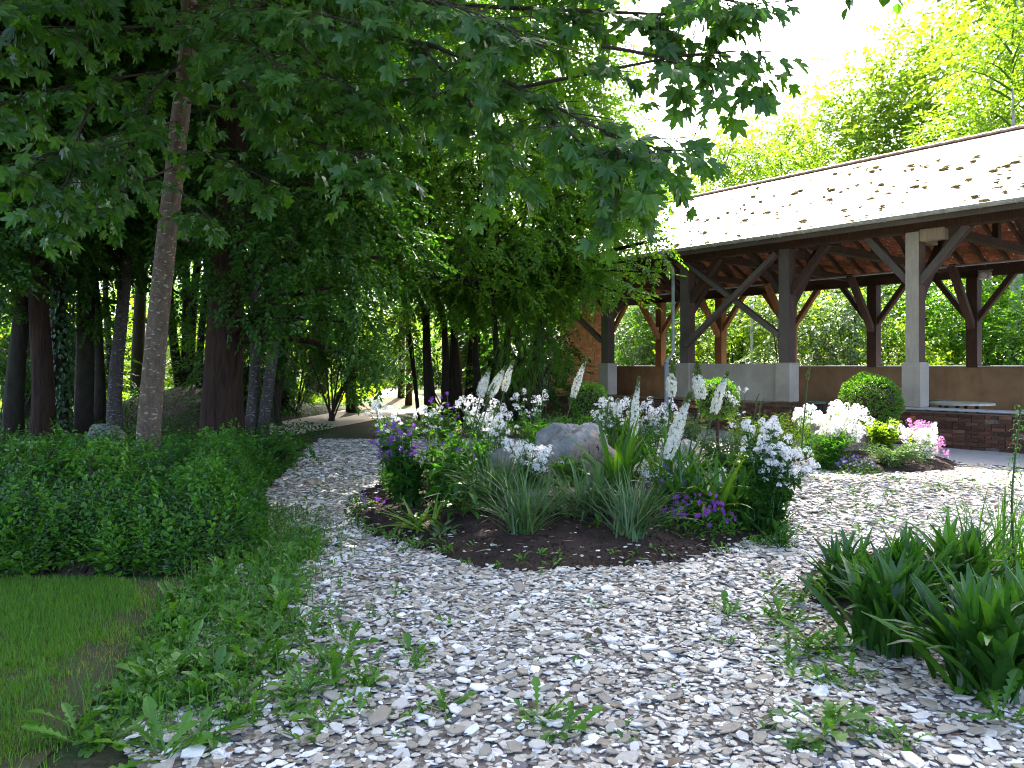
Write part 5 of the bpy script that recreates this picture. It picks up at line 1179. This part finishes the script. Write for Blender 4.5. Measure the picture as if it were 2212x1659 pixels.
# foxtail lilies
def foxtail(label, tipx, tipy, botx, boty, Y, wpx, rootx, group="foxtail lily spikes", green=.22, open_=True):
    root = gp(rootx, Y); tip = at(tipx, tipy, Y); bot = at(botx, boty, Y); t = thing("foxtail_lily", label, "flower spike", root, group)
    m = (root + bot) / 2 + (bot - root) * np.array([-.10, 0, 0]); tb = bot + (tip - bot) * .5 + np.array([-.012, 0, 0])
    C = spline([root, m, bot, tb, tip], 22); b = Buf(); b.add(tube(C, np.linspace(.011, .004, 22), 6)); b.build("stem", M_stem, parent=t, origin=root)
    i0 = 11; A = C[i0:]; L = np.linalg.norm(np.diff(A, axis=0), axis=1).sum(); rad = wpx * Y / F / 2 * 1.12
    n = int(430 * L / .45); f = U(0, 1, n); pos_i = f * (len(A) - 1.001); k = pos_i.astype(int); fr = (pos_i - k)[:, None]; ax = A[k] * (1 - fr) + A[k + 1] * fr; d = norm(A[k + 1] - A[k])
    v = rvec(n); v = norm(v - d * (v * d).sum(1)[:, None]); prof = rad * np.minimum(1.0, 1.55 * (1 - f) ** .75) * np.minimum(1, .72 + f * 1.8); p = ax + v * (prof * U(.72, 1.05, n))[:, None]
    wh = f < (1 - green) + rng.normal(0, .09, n)
    if not open_: wh[:] = False
    R = frames(np.cross(v, d), v + .25 * rng.normal(0, 1, (n, 3)), rad * .30 * U(.6, 1.25, n))
    if wh.any(): Buf().add(FL5, R[wh], p[wh], U(.2, 1, wh.sum())).build("flowers", M_cream, parent=t, origin=root, kind="stuff")
    Buf().add(tube(A, np.linspace(rad * .38, rad * .1, len(A)), 7)).build("core", M_bud, parent=t, origin=root)
    R2 = frames(v + d * 1.2, np.cross(v, d), rad * .55 * U(.8, 1.2, n)); g_ = ~wh
    Buf().add(leaf2(.5), R2[g_], (ax + v * prof[:, None] * .45)[g_], U(0, 1, g_.sum())).build("buds", M_bud, parent=t, origin=root, kind="stuff")
    return t
for a in [("leftmost leaning foxtail spike, thick and curved", 1058, 797, 1036, 862, 9.3, 19, 1000), ("second curved foxtail spike from the left", 1091, 793, 1058, 862, 9.3, 19, 1010), ("third and tallest of the three left foxtail spikes", 1109, 780, 1088, 850, 9.4, 15, 1040),
          ("lone foxtail spike leaning right beyond the boulder", 1267, 774, 1236, 864, 10.3, 15, 1200), ("short foxtail spike just right of the boulder", 1337, 862, 1330, 905, 9.2, 13, 1312), ("straight slender foxtail spike right of the boulder", 1380, 816, 1369, 952, 8.6, 17, 1355),
          ("half green foxtail spike before the downpipe", 1455, 782, 1450, 862, 9.0, 20, 1432), ("bulging foxtail spike with a bent green tip", 1507, 784, 1513, 866, 8.8, 24, 1475), ("foxtail spike leaning right before the concrete panel", 1572, 804, 1540, 898, 8.8, 20, 1492), ("lowest and longest foxtail spike, nearest the viewer", 1491, 850, 1441, 996, 8.0, 26, 1410)]:
    foxtail(*a, green=.42 if "green" in a[0] else .22)
for a in [("green unopened stalk left of the third spike", 1066, 830, 1050, 872, 9.2, 8, 985), ("green unopened stalk beneath the curved spikes", 1078, 870, 1066, 905, 9.2, 8, 1030), ("thin green stalk before the left base", 1320, 855, 1312, 890, 10, 6, 1300), ("thin green stalk left of the half green spike", 1367, 852, 1362, 890, 10, 5, 1350),
          ("tall green stalk before the gap between posts", 1749, 795, 1744, 826, 10.8, 10, 1728), ("green stalk before the concrete panel", 1640, 850, 1632, 880, 10.8, 5, 1615), ("second green stalk before the concrete panel", 1650, 862, 1640, 892, 10.6, 5, 1622), ("thin stalk at the bed's left between purple flowers", 1012, 880, 1004, 920, 9.0, 6, 960)]:
    foxtail(*a, group="unopened foxtail stalks", open_=False)

# strap leaved and grassy clumps of the central bed (each leaf its own part where large)
clump("strap_leaf_clump", "tall upright green strap leaves right of the boulder", "plant", bp(1335, 1085), 34, "strap", .60, 1.0, 50, 86, M_strap, True, spread=.05, group="strap leaved clumps")
clump("strap_leaf_clump", "broad strap leaves around the lowest foxtail spike", "plant", bp(1440, 1090), 44, "strap", .58, .92, 42, 84, M_strap, True, spread=.06, group="strap leaved clumps")
clump("strap_leaf_clump", "strap leaves behind, under the half green spike", "plant", gp(1480, 8.7), 44, "strap", .45, .75, 45, 85, M_strap, True, spread=.08, group="strap leaved clumps")
clump("strap_leaf_clump", "arching strap leaves beside the right white rocket", "plant", bp(1545, 1120), 44, "strap", .5, .8, 35, 80, M_strap, True, spread=.07, group="strap leaved clumps")
clump("blue_iris_clump", "large fan of blue green blades at the bed's front", "plant", bp(1130, 1150), 150, "grass", .48, .80, 34, 84, M_iris, True, spread=.06, group="blue green blade clumps")
clump("blue_iris_clump", "second fan of fine green blades at the front right", "plant", bp(1362, 1162), 150, "grass", .44, .76, 34, 84, M_iris, True, spread=.05, az=(-2.2, 1.2), group="blue green blade clumps")
clump("blue_iris_clump", "flattened silvery blades spilling before the flat rock", "plant", bp(1260, 1112), 260, "grass", .45, .70, 20, 65, M_iris, False, spread=.10, group="blue green blade clumps")
clump("blue_iris_clump", "silvery blades left of the flat rock", "plant", bp(1075, 1095), 240, "grass", .5, .8, 30, 80, M_iris, False, spread=.09, group="blue green blade clumps")
clump("blue_iris_clump", "small grey tuft between the purple flowers", "plant", gp(935, 8.9), 60, "grass", .45, .8, 60, 86, M_blue, False, spread=.05, group="blue green blade clumps")
clump("blue_iris_clump", "grey blades in front of the rear white drift", "plant", gp(1560, 10.2), 200, "grass", .3, .5, 35, 80, M_iris, False, spread=.18, group="blue green blade clumps")
# whorled lily with glossy leaves
base = bp(1000, 1122); t = thing("whorled_lily", "lily stalk with glossy recurved leaves in whorls", "plant", base); C = spline([base, base + (.02, 0, .2), base + (.07, -.02, .46)], 8)
Buf().add(tube(C, np.linspace(.010, .006, 8), 6)).build("stem", M_stem, parent=t, origin=base)
for k in range(1, 8):
    for q in range(7 if k < 7 else 6):
        a = q * 2 * PI / 7 + k * .4 + U(-.2, .2); s = U(.22, .29) * (1 if k < 6 else .7); R = sc3(Rz(a) @ Rx(.55 if k < 6 else 1.1), s)[0]; inst("leaf", leafmesh("spoon", int(rng.integers(1, 3)), M_lance, int(rng.integers(1, 5))), t, mat4(R, C[k] - base))
t = clump("wavy_leaf_clump", "yellowish green bulb leaves sprawling at the bed's left front", "plant", bp(915, 1140), 40, "strap", .30, .50, 20, 65, M_strap, True, spread=.10, tint=.7)
clump("strap_leaf_clump", "dark strap leaves between the two fine blade fans", "plant", bp(1290, 1112), 34, "strap", .4, .7, 35, 82, M_iris, True, spread=.08, group="strap leaved clumps")
clump("strap_leaf_clump", "deep green strap leaves behind the violet pansies", "plant", bp(1490, 1118), 36, "strap", .4, .7, 35, 82, M_lance, True, spread=.08, group="strap leaved clumps")
clump("strap_leaf_clump", "narrow leaves beside the foot of the largest white rocket", "plant", bp(1600, 1125), 40, "lance", .35, .6, 35, 82, M_lance, True, spread=.08, group="strap leaved clumps")
clump("lungwort", "low dark lungwort with broad grey green leaves", "plant", bp(950, 1158), 20, "spoon", .12, .22, 8, 50, M_blue, True, spread=.06, tint=.25)
clump("black_mondo_grass", "tiny black grass tuft left of the large blade fan", "plant", bp(1028, 1150), 30, "grass", .10, .16, 20, 70, M_blk, False, spread=.02)
# pansies
def pansies(name, label, base, w, n, petal, cat="flowers", fs=.024, hgt=.18, group=None, lmat=None):
    t = thing(name, label, cat, base, group); a = U(0, 2 * PI, n); r = np.sqrt(U(0, 1, n)) * w; p = np.c_[r * np.cos(a), r * np.sin(a) * .8, hgt * (1.15 - .7 * (r / w) ** 2) * U(.7, 1.1, n) + .02]
    v = np.c_[np.cos(a) * .4, np.sin(a) * .4 - .75, np.full(n, .45)] + rng.normal(0, .25, (n, 3)); up = rng.normal(0, .2, (n, 3)) + (0, 0, 1)
    Buf().add(FL5, frames(up, v, fs * U(.75, 1.15, n)), p, U(0, 1, n)).build("flowers", petal, parent=t, kind="stuff")
    m = n * 7; a = U(0, 2 * PI, m); r = np.sqrt(U(0, 1, m)) * w * 1.1; q = np.c_[r * np.cos(a), r * np.sin(a) * .85, hgt * (1.05 - .75 * (r / w) ** 2) * U(.1, 1, m)]
    Buf().add(leaf4(.4), sc3(Rz(U(0, 6.3, m)) @ Rx(rng.normal(.4, .4, m)), U(.04, .08, m)), q, .35 + rng.normal(0, .2, m)).build("leaves", lmat or M_herb, parent=t, kind="stuff"); return t
pansies("violet_pansies", "bright violet pansies at the bed's front right", bp(1508, 1150), .36, 62, M_violet, fs=.023, hgt=.30)
pansies("violet_pansies", "few violet pansies at the bed's far left edge", bp(790, 1100), .20, 9, M_purple, fs=.022, hgt=.12)
pansies("violet_pansies", "dark violet blooms hidden between the strap leaves", gp(1450, 7.9), .3, 16, M_purple, fs=.020, hgt=.38)
# little seedlings on the soil
g = "seedlings on the bare soil"
for lab, x, y, s in [("pale green seedling on soil right of the large blade fan", 1287, 1140, .15), ("bright seedling at the foot of the large blade fan", 1133, 1158, .10), ("light green seedling near the bed's lower right", 1322, 1200, .09), ("spindly seedling left of centre on the soil", 1170, 1202, .10), ("short seedling beside the spindly one at the soil's edge", 1128, 1212, .10), ("seedling at the very front of the bed", 1080, 1225, .08), ("weed clump at the bed's front left corner", 1010, 1222, .10), ("seedling by the bed's right corner", 1640, 1165, .12)]:
    clump("seedling", lab, "seedling", bp(x, y), 10, "spoon", s * .6, s * 1.1, 25, 80, M_dand, False, group=g, spread=.015, tint=.6)
b0_ = bp(1686, 1188); t = thing("feathery_plant", "feathery light green plant at the bed's right corner", "plant", b0_); b = Buf()
for k in range(34):
    a = U(0, 2 * PI); e = U(.5, 1.5); d = np.array([math.cos(a) * math.cos(e), math.sin(a) * math.cos(e), math.sin(e)]); L = U(.12, .24); C = spline([b0_, b0_ + d * L * .5 + (0, 0, .02), b0_ + d * L], 5)
    n = 14; f = U(.3, 1, n); b.add(leaf4(.12), frames(d + rng.normal(0, .7, (n, 3)), rvec(n), U(.025, .05, n)), b0_ + d * (L * f)[:, None], .5 + rng.normal(0, .2, n)); b.add(tube(C, .002, 3, False))
b.build("leaves", M_herb, parent=t, origin=b0_, kind="stuff")

# rocks
from mathutils import noise as mnoise
def rock(name, label, base, sx, sy, sz, seed, mat=M_rock, flat=.0, amp=.30):
    nu, nv = 84, 44; V = []; off = Vector((seed * 3.7, seed * 1.3, seed * .7))
    for j in range(nv):
        e = -.40 + (PI / 2 + .40) * j / (nv - 1)
        for i in range(nu):
            a = 2 * PI * i / nu; v = Vector((math.cos(e) * math.cos(a), math.cos(e) * math.sin(a), math.sin(e)))
            q = 1 + amp * mnoise.noise(v * 1.15 + off) + amp * .45 * mnoise.noise(v * 2.7 + off) + amp * .22 * (abs(mnoise.noise(v * 5.5 + off)) - .2) + amp * .10 * mnoise.noise(v * 12 + off)
            z = v.z ** (1 - flat) if v.z > 0 else v.z
            V.append((v.x * q * sx, v.y * q * sy, z * q * sz))
    polys = [(j * nu + i, j * nu + (i + 1) % nu, (j + 1) * nu + (i + 1) % nu, (j + 1) * nu + i) for j in range(nv - 1) for i in range(nu)]
    o = Buf().add(T(V, polys)).build(name, mat, origin=(0, 0, 0), smooth=True); o.location = tuple(base); return tag(o, label, "rock")
bb_ = gp(1228, 9.0); rock("boulder", "large grey boulder with pitted pinkish face in the bed's middle", bb_ + (.02, 0, .14), .52, .40, .58, 3, flat=.30)
bf = gp(1210, 8.1); rock("flat_rock", "long flat grey rock in front of the boulder", bf + (0, 0, .02), .60, .26, .13, 5, flat=.6)
rock("grey_rock", "pale rock behind the white flowers left of the boulder", gp(1110, 9.2) + (0, 0, .15), .30, .25, .28, 8)
rock("grey_rock", "bluish grey rock behind the middle spikes", gp(1475, 10.8) + (0, 0, -.02), .40, .30, .42, 9)
rock("grey_rock", "smooth bluish rock among the sunlit white flowers", gp(1808, 13.3) + (0, 0, .10), .55, .35, .50, 12)
rock("grey_rock", "low grey stone block at the wood's edge behind the ground cover", gx(235, 14.5) + (0, 0, .12), .40, .25, .40, 14)

# clipped box balls
def ball(label, c, r, seed, squash=1.0):
    base = np.array([c[0], c[1], float(hz(np.array([c[0]]), np.array([c[1]]))[0])]); t = thing("box_ball", label, "clipped box", base, "clipped box balls"); n = int(5200 * (r / .45) ** 2)
    v = rvec(n); p = np.asarray(c) + v * r * U(.86, 1.03, n)[:, None] * np.array([1, 1, squash]) * (1 + .07 * np.sin(v[:, :1] * 5 + seed) * np.sin(v[:, 2:] * 4 + seed) + .05 * np.sin(v[:, 1:2] * 7)); p = np.maximum(p, [-99, -99, base[2] + .02])
    d = v + rng.normal(0, .7, (n, 3)); up = v + rng.normal(0, .5, (n, 3)); Buf().add(leaf4(.55), frames(d, up, U(.03, .055, n)), p, .45 + rng.normal(0, .2, n)).build("foliage", M_box, parent=t, origin=base, kind="stuff")
    s = tube([(0, 0, 0), (0, 0, max(.1, c[2] - base[2]))], .03, 6); Buf().add(s).build("stem", M_twig, parent=t); 
    nn, vv = 14, []
    inner = lump(seed, 14, 7); Buf().add(inner, np.eye(3) * r * .84, np.asarray(c)).add(inner, np.diag([1, 1, -1.0]) * r * .84, np.asarray(c)).build("dense_twigs", M_twig, parent=t, origin=base)
    return t
ball("dark clipped box ball before the left concrete base", at(1272, 866, 13.2), .30, 1)
ball("bright clipped box ball before the concrete panel", at(1550, 862, 13.5), .34, 2)
ball("large sunlit clipped box ball in the right rear bed", at(1882, 868, 14.6), .50, 3)

# --- second bed on the right
g = "plants of the sunlit rear bed"
flowery("white_rocket", "sunlit white rocket before the large box ball", "flowers", gp(1810, 13.0), tips((1800, 870, 1865, 900), 13.2, 14), M_white, LEAF_L, M_light, group=g, hr=.07, nf=34, fs=.016)
flowery("white_rocket", "wide sunlit white rocket at the rear bed's left", "flowers", gp(1790, 12.6), tips((1765, 885, 1880, 945), 12.5, 30), M_white, LEAF_L, M_light, group=g, hr=.07, nf=34, fs=.016)
flowery("white_rocket", "white flowers left of the rear bed under the green stalk", "flowers", gp(1745, 12.8), tips((1715, 878, 1765, 905), 12.8, 12), M_white, LEAF_L, M_herb, group=g, hr=.05, nf=28, fs=.014)
flowery("white_rocket", "glowing white flowers at the rear bed's right", "flowers", gp(1985, 12.8), tips((1945, 925, 2020, 985), 12.7, 30), M_white, LEAF_L, M_light, group=g, hr=.06, nf=30, fs=.016)
flowery("pink_phlox", "magenta flowers above the rear bed's right end", "flowers", gp(1995, 12.9), tips((1960, 908, 2040, 935), 12.9, 10) + tips((2015, 935, 2045, 985), 12.8, 7), M_pink, LEAF_L, M_light, group=g, hr=.05, nf=18, fs=.015, side_heads=1)
flowery("yellow_green_shrub", "fresh yellow green shrub right of the large box ball", "shrub", gp(1905, 13.0), tips((1870, 900, 1955, 945), 13.0, 34), M_bud, LEAF_L, M_light, group=g, hr=.02, nf=3, fs=.01, leaf_len=(.09, .17), nleaf=26, side_heads=0)
flowery("cotton_lavender", "grey green wispy plant covering the rear bed's front", "plant", gp(1925, 12.2), tips((1850, 955, 2030, 1000), 12.3, 70), M_bud, LEAF_N, M_blue, group=g, hr=.008, nf=3, fs=.008, leaf_len=(.06, .13), nleaf=24, side_heads=0)
flowery("green_filler", "dark green grassy foliage at the rear bed's left", "plant", gp(1780, 12.3), tips((1735, 930, 1850, 985), 12.3, 50), M_bud, LEAF_N, M_herb, group=g, hr=.006, nf=2, fs=.006, leaf_len=(.08, .18), nleaf=28, side_heads=0)
pansies("lavender_flowers", "bluish lavender flowers at the rear bed's front", gp(1850, 12.0), .32, 80, M_lav, fs=.018, hgt=.2, group=g, lmat=M_blue)

# --- near right bed: big lance leaved perennials
g = "lance leaved perennials of the right bed"
for lab, x, y, n, l0, l1, tn in [("leftmost lance leaved clump at the gravel's right edge", 1830, 1285, 40, .26, .42, .5), ("large lance leaved clump in the right bed's front", 1915, 1408, 62, .34, .62, .42), ("tall lance leaved clump behind the front one", 1960, 1330, 46, .36, .58, .5), ("nearest lance leaved clump at the right edge", 2125, 1495, 60, .36, .64, .42),
                                 ("upright lance leaved clump in the right bed's middle", 2075, 1300, 44, .34, .56, .6), ("dark lance leaved clump at the right border", 2215, 1430, 46, .36, .6, .4)]:
    t = clump("lance_leaf_perennial", lab, "plant", bp(x, y), int(n * 1.7), "lance", l0, l1, 50, 89, M_lance, True, group=g, spread=.07, tint=tn)
    rosette(t, None, 12, "spoon", .18, .28, 2, 25, M_lance, True, tint=.3)
    rosette(t, None, 22, "lance", l0 * .6, l1 * .8, 40, 85, M_lance, True, spread=.05, tint=tn + .15, off=(0, 0, .16))
clump("grassy_clump", "grassy green clump behind the right bed", "plant", bp(2180, 1240), 110, "grass", .45, .75, 45, 86, M_strap, False, spread=.12, tint=.3)
clump("grassy_clump", "grassy tuft between the tall lance leaved clumps", "plant", bp(2120, 1270), 70, "grass", .4, .6, 45, 86, M_strap, False, spread=.10, tint=.35)
base = bp(2196, 1262); t = thing("spiky_stem", "tall stem with curled narrow leaves at the right edge", "plant", base); C = spline([base, at(2186, 1080, base[1]), at(2205, 880, base[1] + .05)], 40); b = Buf(); b.add(tube(C, np.linspace(.009, .005, 40), 6)); b.build("stem", M_stem, parent=t, origin=base)
for k in range(8, 40):
    for q in range(7):
        R = sc3(Rz(U(0, 2 * PI)) @ Rx(U(.6, 1.0)), U(.07, .11) * (1.1 - .4 * k / 40))[0]; inst("leaf", leafmesh("curl", int(q % 2), M_herb, int(rng.integers(1, 4))), t, mat4(R, C[k] - base)) if (k * 7 + q) % 2 == 0 else None
# --- dandelions and tufts in the gravel and along the left verge
gv, gg = "dandelion rosettes crowding the left verge", "weed tufts in the gravel"
NEARD = [(1165, 1555, .2), (1215, 1590, .22), (690, 1565, .2), (790, 1490, .2), (735, 1440, .18), (750, 1400, .22), (1570, 1335, .24), (1780, 1590, .30), (1810, 1565, .2), (2160, 1560, .30), (430, 1600, .26), (170, 1600, .28), (230, 1610, .22), (350, 1640, .28), (330, 1500, .30), (290, 1520, .26), (460, 1500, .30), (540, 1460, .28), (580, 1440, .26), (420, 1440, .28), (500, 1380, .26), (960, 1540, .2), (895, 1430, .14), (1730, 1300, .24), (1760, 1400, .24), (1720, 1410, .2), (1690, 1350, .22), (1830, 1420, .22), (1780, 1480, .18), (1570, 1395, .12), (1880, 1590, .2), (1950, 1610, .14), (2090, 1500, .2)]
def weed(x, y, s, lab, group, parts):
    t = thing("dandelion", lab, "weed", bp(x, y), group); rosette(t, None, int(U(11, 18)), "dand", s * .6, s * 1.15, 12, 74, M_dand, parts, spread=.02, tint=.5); return t
NLAB = ["wide toothed dandelion at the bottom centre of the gravel", "dandelion overlapping the wide one at the bottom centre, slightly right", "dandelion on the stones right of the left verge, near the bottom", "bushy dandelion standing alone left of centre in the gravel", "flat dandelion above the bushy one in the gravel's left half", "broad pale dandelion at the verge's right margin, halfway up the gravel", "spreading dandelion in the gravel left of the right bed's first clump", "largest dandelion at the bottom right of the gravel", "dandelion tucked against the largest bottom right one", "bright broad tuft in the bottom right corner",
        "dandelion at the bottom edge where verge meets gravel", "bluish green dandelion nearest the lawn's bottom corner", "small dandelion right of the bluish one at the lawn's corner", "big dandelion at the bottom edge of the left verge", "long leaved dandelion on the bare soil beside the lawn", "dandelion with arching leaves nearest the lawn's bare edge", "upright dandelion in the middle of the verge's lower part", "fresh green dandelion on the verge's right margin", "dandelion just above the fresh green one on the verge's margin", "dense dandelion in the verge beside the soil strip", "tall dandelion in the upper middle of the verge", "flat dark dandelion left of the bottom centre", "small upright dandelion under the bed's front left edge",
        "tall weed at the top of the strip before the right bed", "dandelion against the large lance leaved clump", "low dandelion in the strip before the right bed", "dandelion left in the strip of weeds before the right bed", "bright dandelion in front of the large lance leaved clump", "dandelion at the lower end of the strip before the right bed", "small flat rosette left of the weed strip", "broad leaved weed right of the largest bottom right dandelion", "thin weed between bottom right dandelion and corner tuft", "young dandelion below the nearest lance leaved clump"]
for (x, y, s), lb in zip(NEARD, NLAB): weed(x, y, s * .82, lb, "dandelions in the gravel", True)
k = 0
while k < 175:
    Y = U(3.6, 7.6); X = xleft(Y) + U(-.30, .85) - .05 * Y + (.25 if Y < 5 else 0)
    if X < lawn_edge(min(Y, 5.9)) + .05: continue
    if bed_r(np.array([X]), np.array([Y]), BEDS[0])[0] < 1.1: continue
    x, y = CX + F * X / Y, HY + F * EYE / Y
    weed(x, y, U(.08, .20), "dandelion rosette in the green verge between lawn and stone chips", gv, False); k += 1
for i in range(60):
    if i < 24: x, y, s = U(620, 900), U(1210, 1620), U(.06, .13)
    elif i < 44: x, y, s = U(1650, 1860), U(1150, 1480), U(.08, .2)
    else: x, y, s = U(900, 1900), U(1240, 1640), U(.04, .10)
    p = bp(x, y)
    if min(bed_r(p[:1], p[1:2], b)[0] for b in BEDS[1:]) < .9: continue
    t = thing("weed_tuft", "small green weed tuft between the pale stone chips", "weed", p, gg); rosette(t, None, 9, "spoon" if i % 2 else "dand", s * .6, s * 1.1, 10, 70, M_dand, False, spread=.03, tint=.6)
for i in range(76):
    x, y = (U(1700, 2210), U(1020, 1160)) if i < 60 else (U(640, 800), U(955, 1090)); p = bp(x, y)
    t = thing("low_weed", "low weed patch on the far gravel", "weed", p, "low weeds on the far gravel"); rosette(t, None, 16, "spoon", .05, .12, 5, 50, M_herb, False, spread=.12, tint=.7)
for i in range(22):
    a = U(PI * 1.03, PI * 1.97); p = np.array([BEDS[0][0] + math.cos(a) * BEDS[0][2] * U(.93, 1.04), BEDS[0][1] + math.sin(a) * BEDS[0][3] * U(.93, 1.04), .03])
    t = thing("weed_tuft", "small weed at the soil edge of the round bed", "weed", p, "weeds along the round bed's edge"); rosette(t, None, 12, "spoon" if i % 2 else "dand", U(.05, .08), U(.09, .14), 10, 75, M_dand, False, spread=.05, tint=.5)
# grass stalks in verge
b = Buf(); n = 1500; y = U(3.4, 8.5, n); x = xleft(y) + rng.normal(.12, .3, n)
b.add(GRAS[1], sc3(Rz(U(0, 6.3, n)) @ Rx(U(.9, 1.5, n)), U(.08, .26, n)), np.c_[x, y, np.zeros(n)], .5 + rng.normal(0, .2, n)); tag(b.build("verge_grass", M_herb), kind="stuff")
# taller shrubs on the bank, brambles
g = "leafy saplings on the bank"
for lab, x, Y, w, h in [("fresh green sapling at the bank's far left top", 70, 8.6, 1.0, .95), ("round leaved sapling left of the slim sycamore", 160, 8.4, .9, .85), ("bright trailing sapling below the slim sycamore", 210, 7.9, 1.0, .7), ("small leafy sapling at the sycamore's foot", 310, 9.4, .5, .6)]:
    bush("sapling", lab, x, Y, w, h, M_dand if "fresh" in lab or "bright" in lab else M_herb, SP_bush, .7, g, .12, .1, .45, 6)
for lab, x, Y, w, h in [("leafy green bush right of the big dark trunk", 560, 12.5, 1.5, .9), ("low green bush at the gravel's left edge", 610, 12.0, .9, .7), ("dark leafy plant at the big dark trunk's foot", 490, 12.0, .8, .8)]:
    bush("woodland_bush", lab, x, Y, w, h, M_herb, SP_bush, .8, "bushes at the wood's edge", .14, .0, .4, 6)

n = 4200; y = U(3.5, 8.8, n); x = xleft(y) + rng.normal(.10, .32, n); k = x > np.where(y < 5.95, lawn_edge(np.minimum(y, 5.9)) + .02, -9); x, y = x[k], y[k]; n = len(x); b = Buf()
b.add(L4, sc3(Rz(U(0, 6.3, n)) @ Rx(rng.normal(.4, .5, n)), U(.02, .05, n)), np.c_[x, y, U(.01, .10, n)], .5 + rng.normal(0, .2, n)); tag(b.build("verge_herbs", M_dand), kind="stuff")
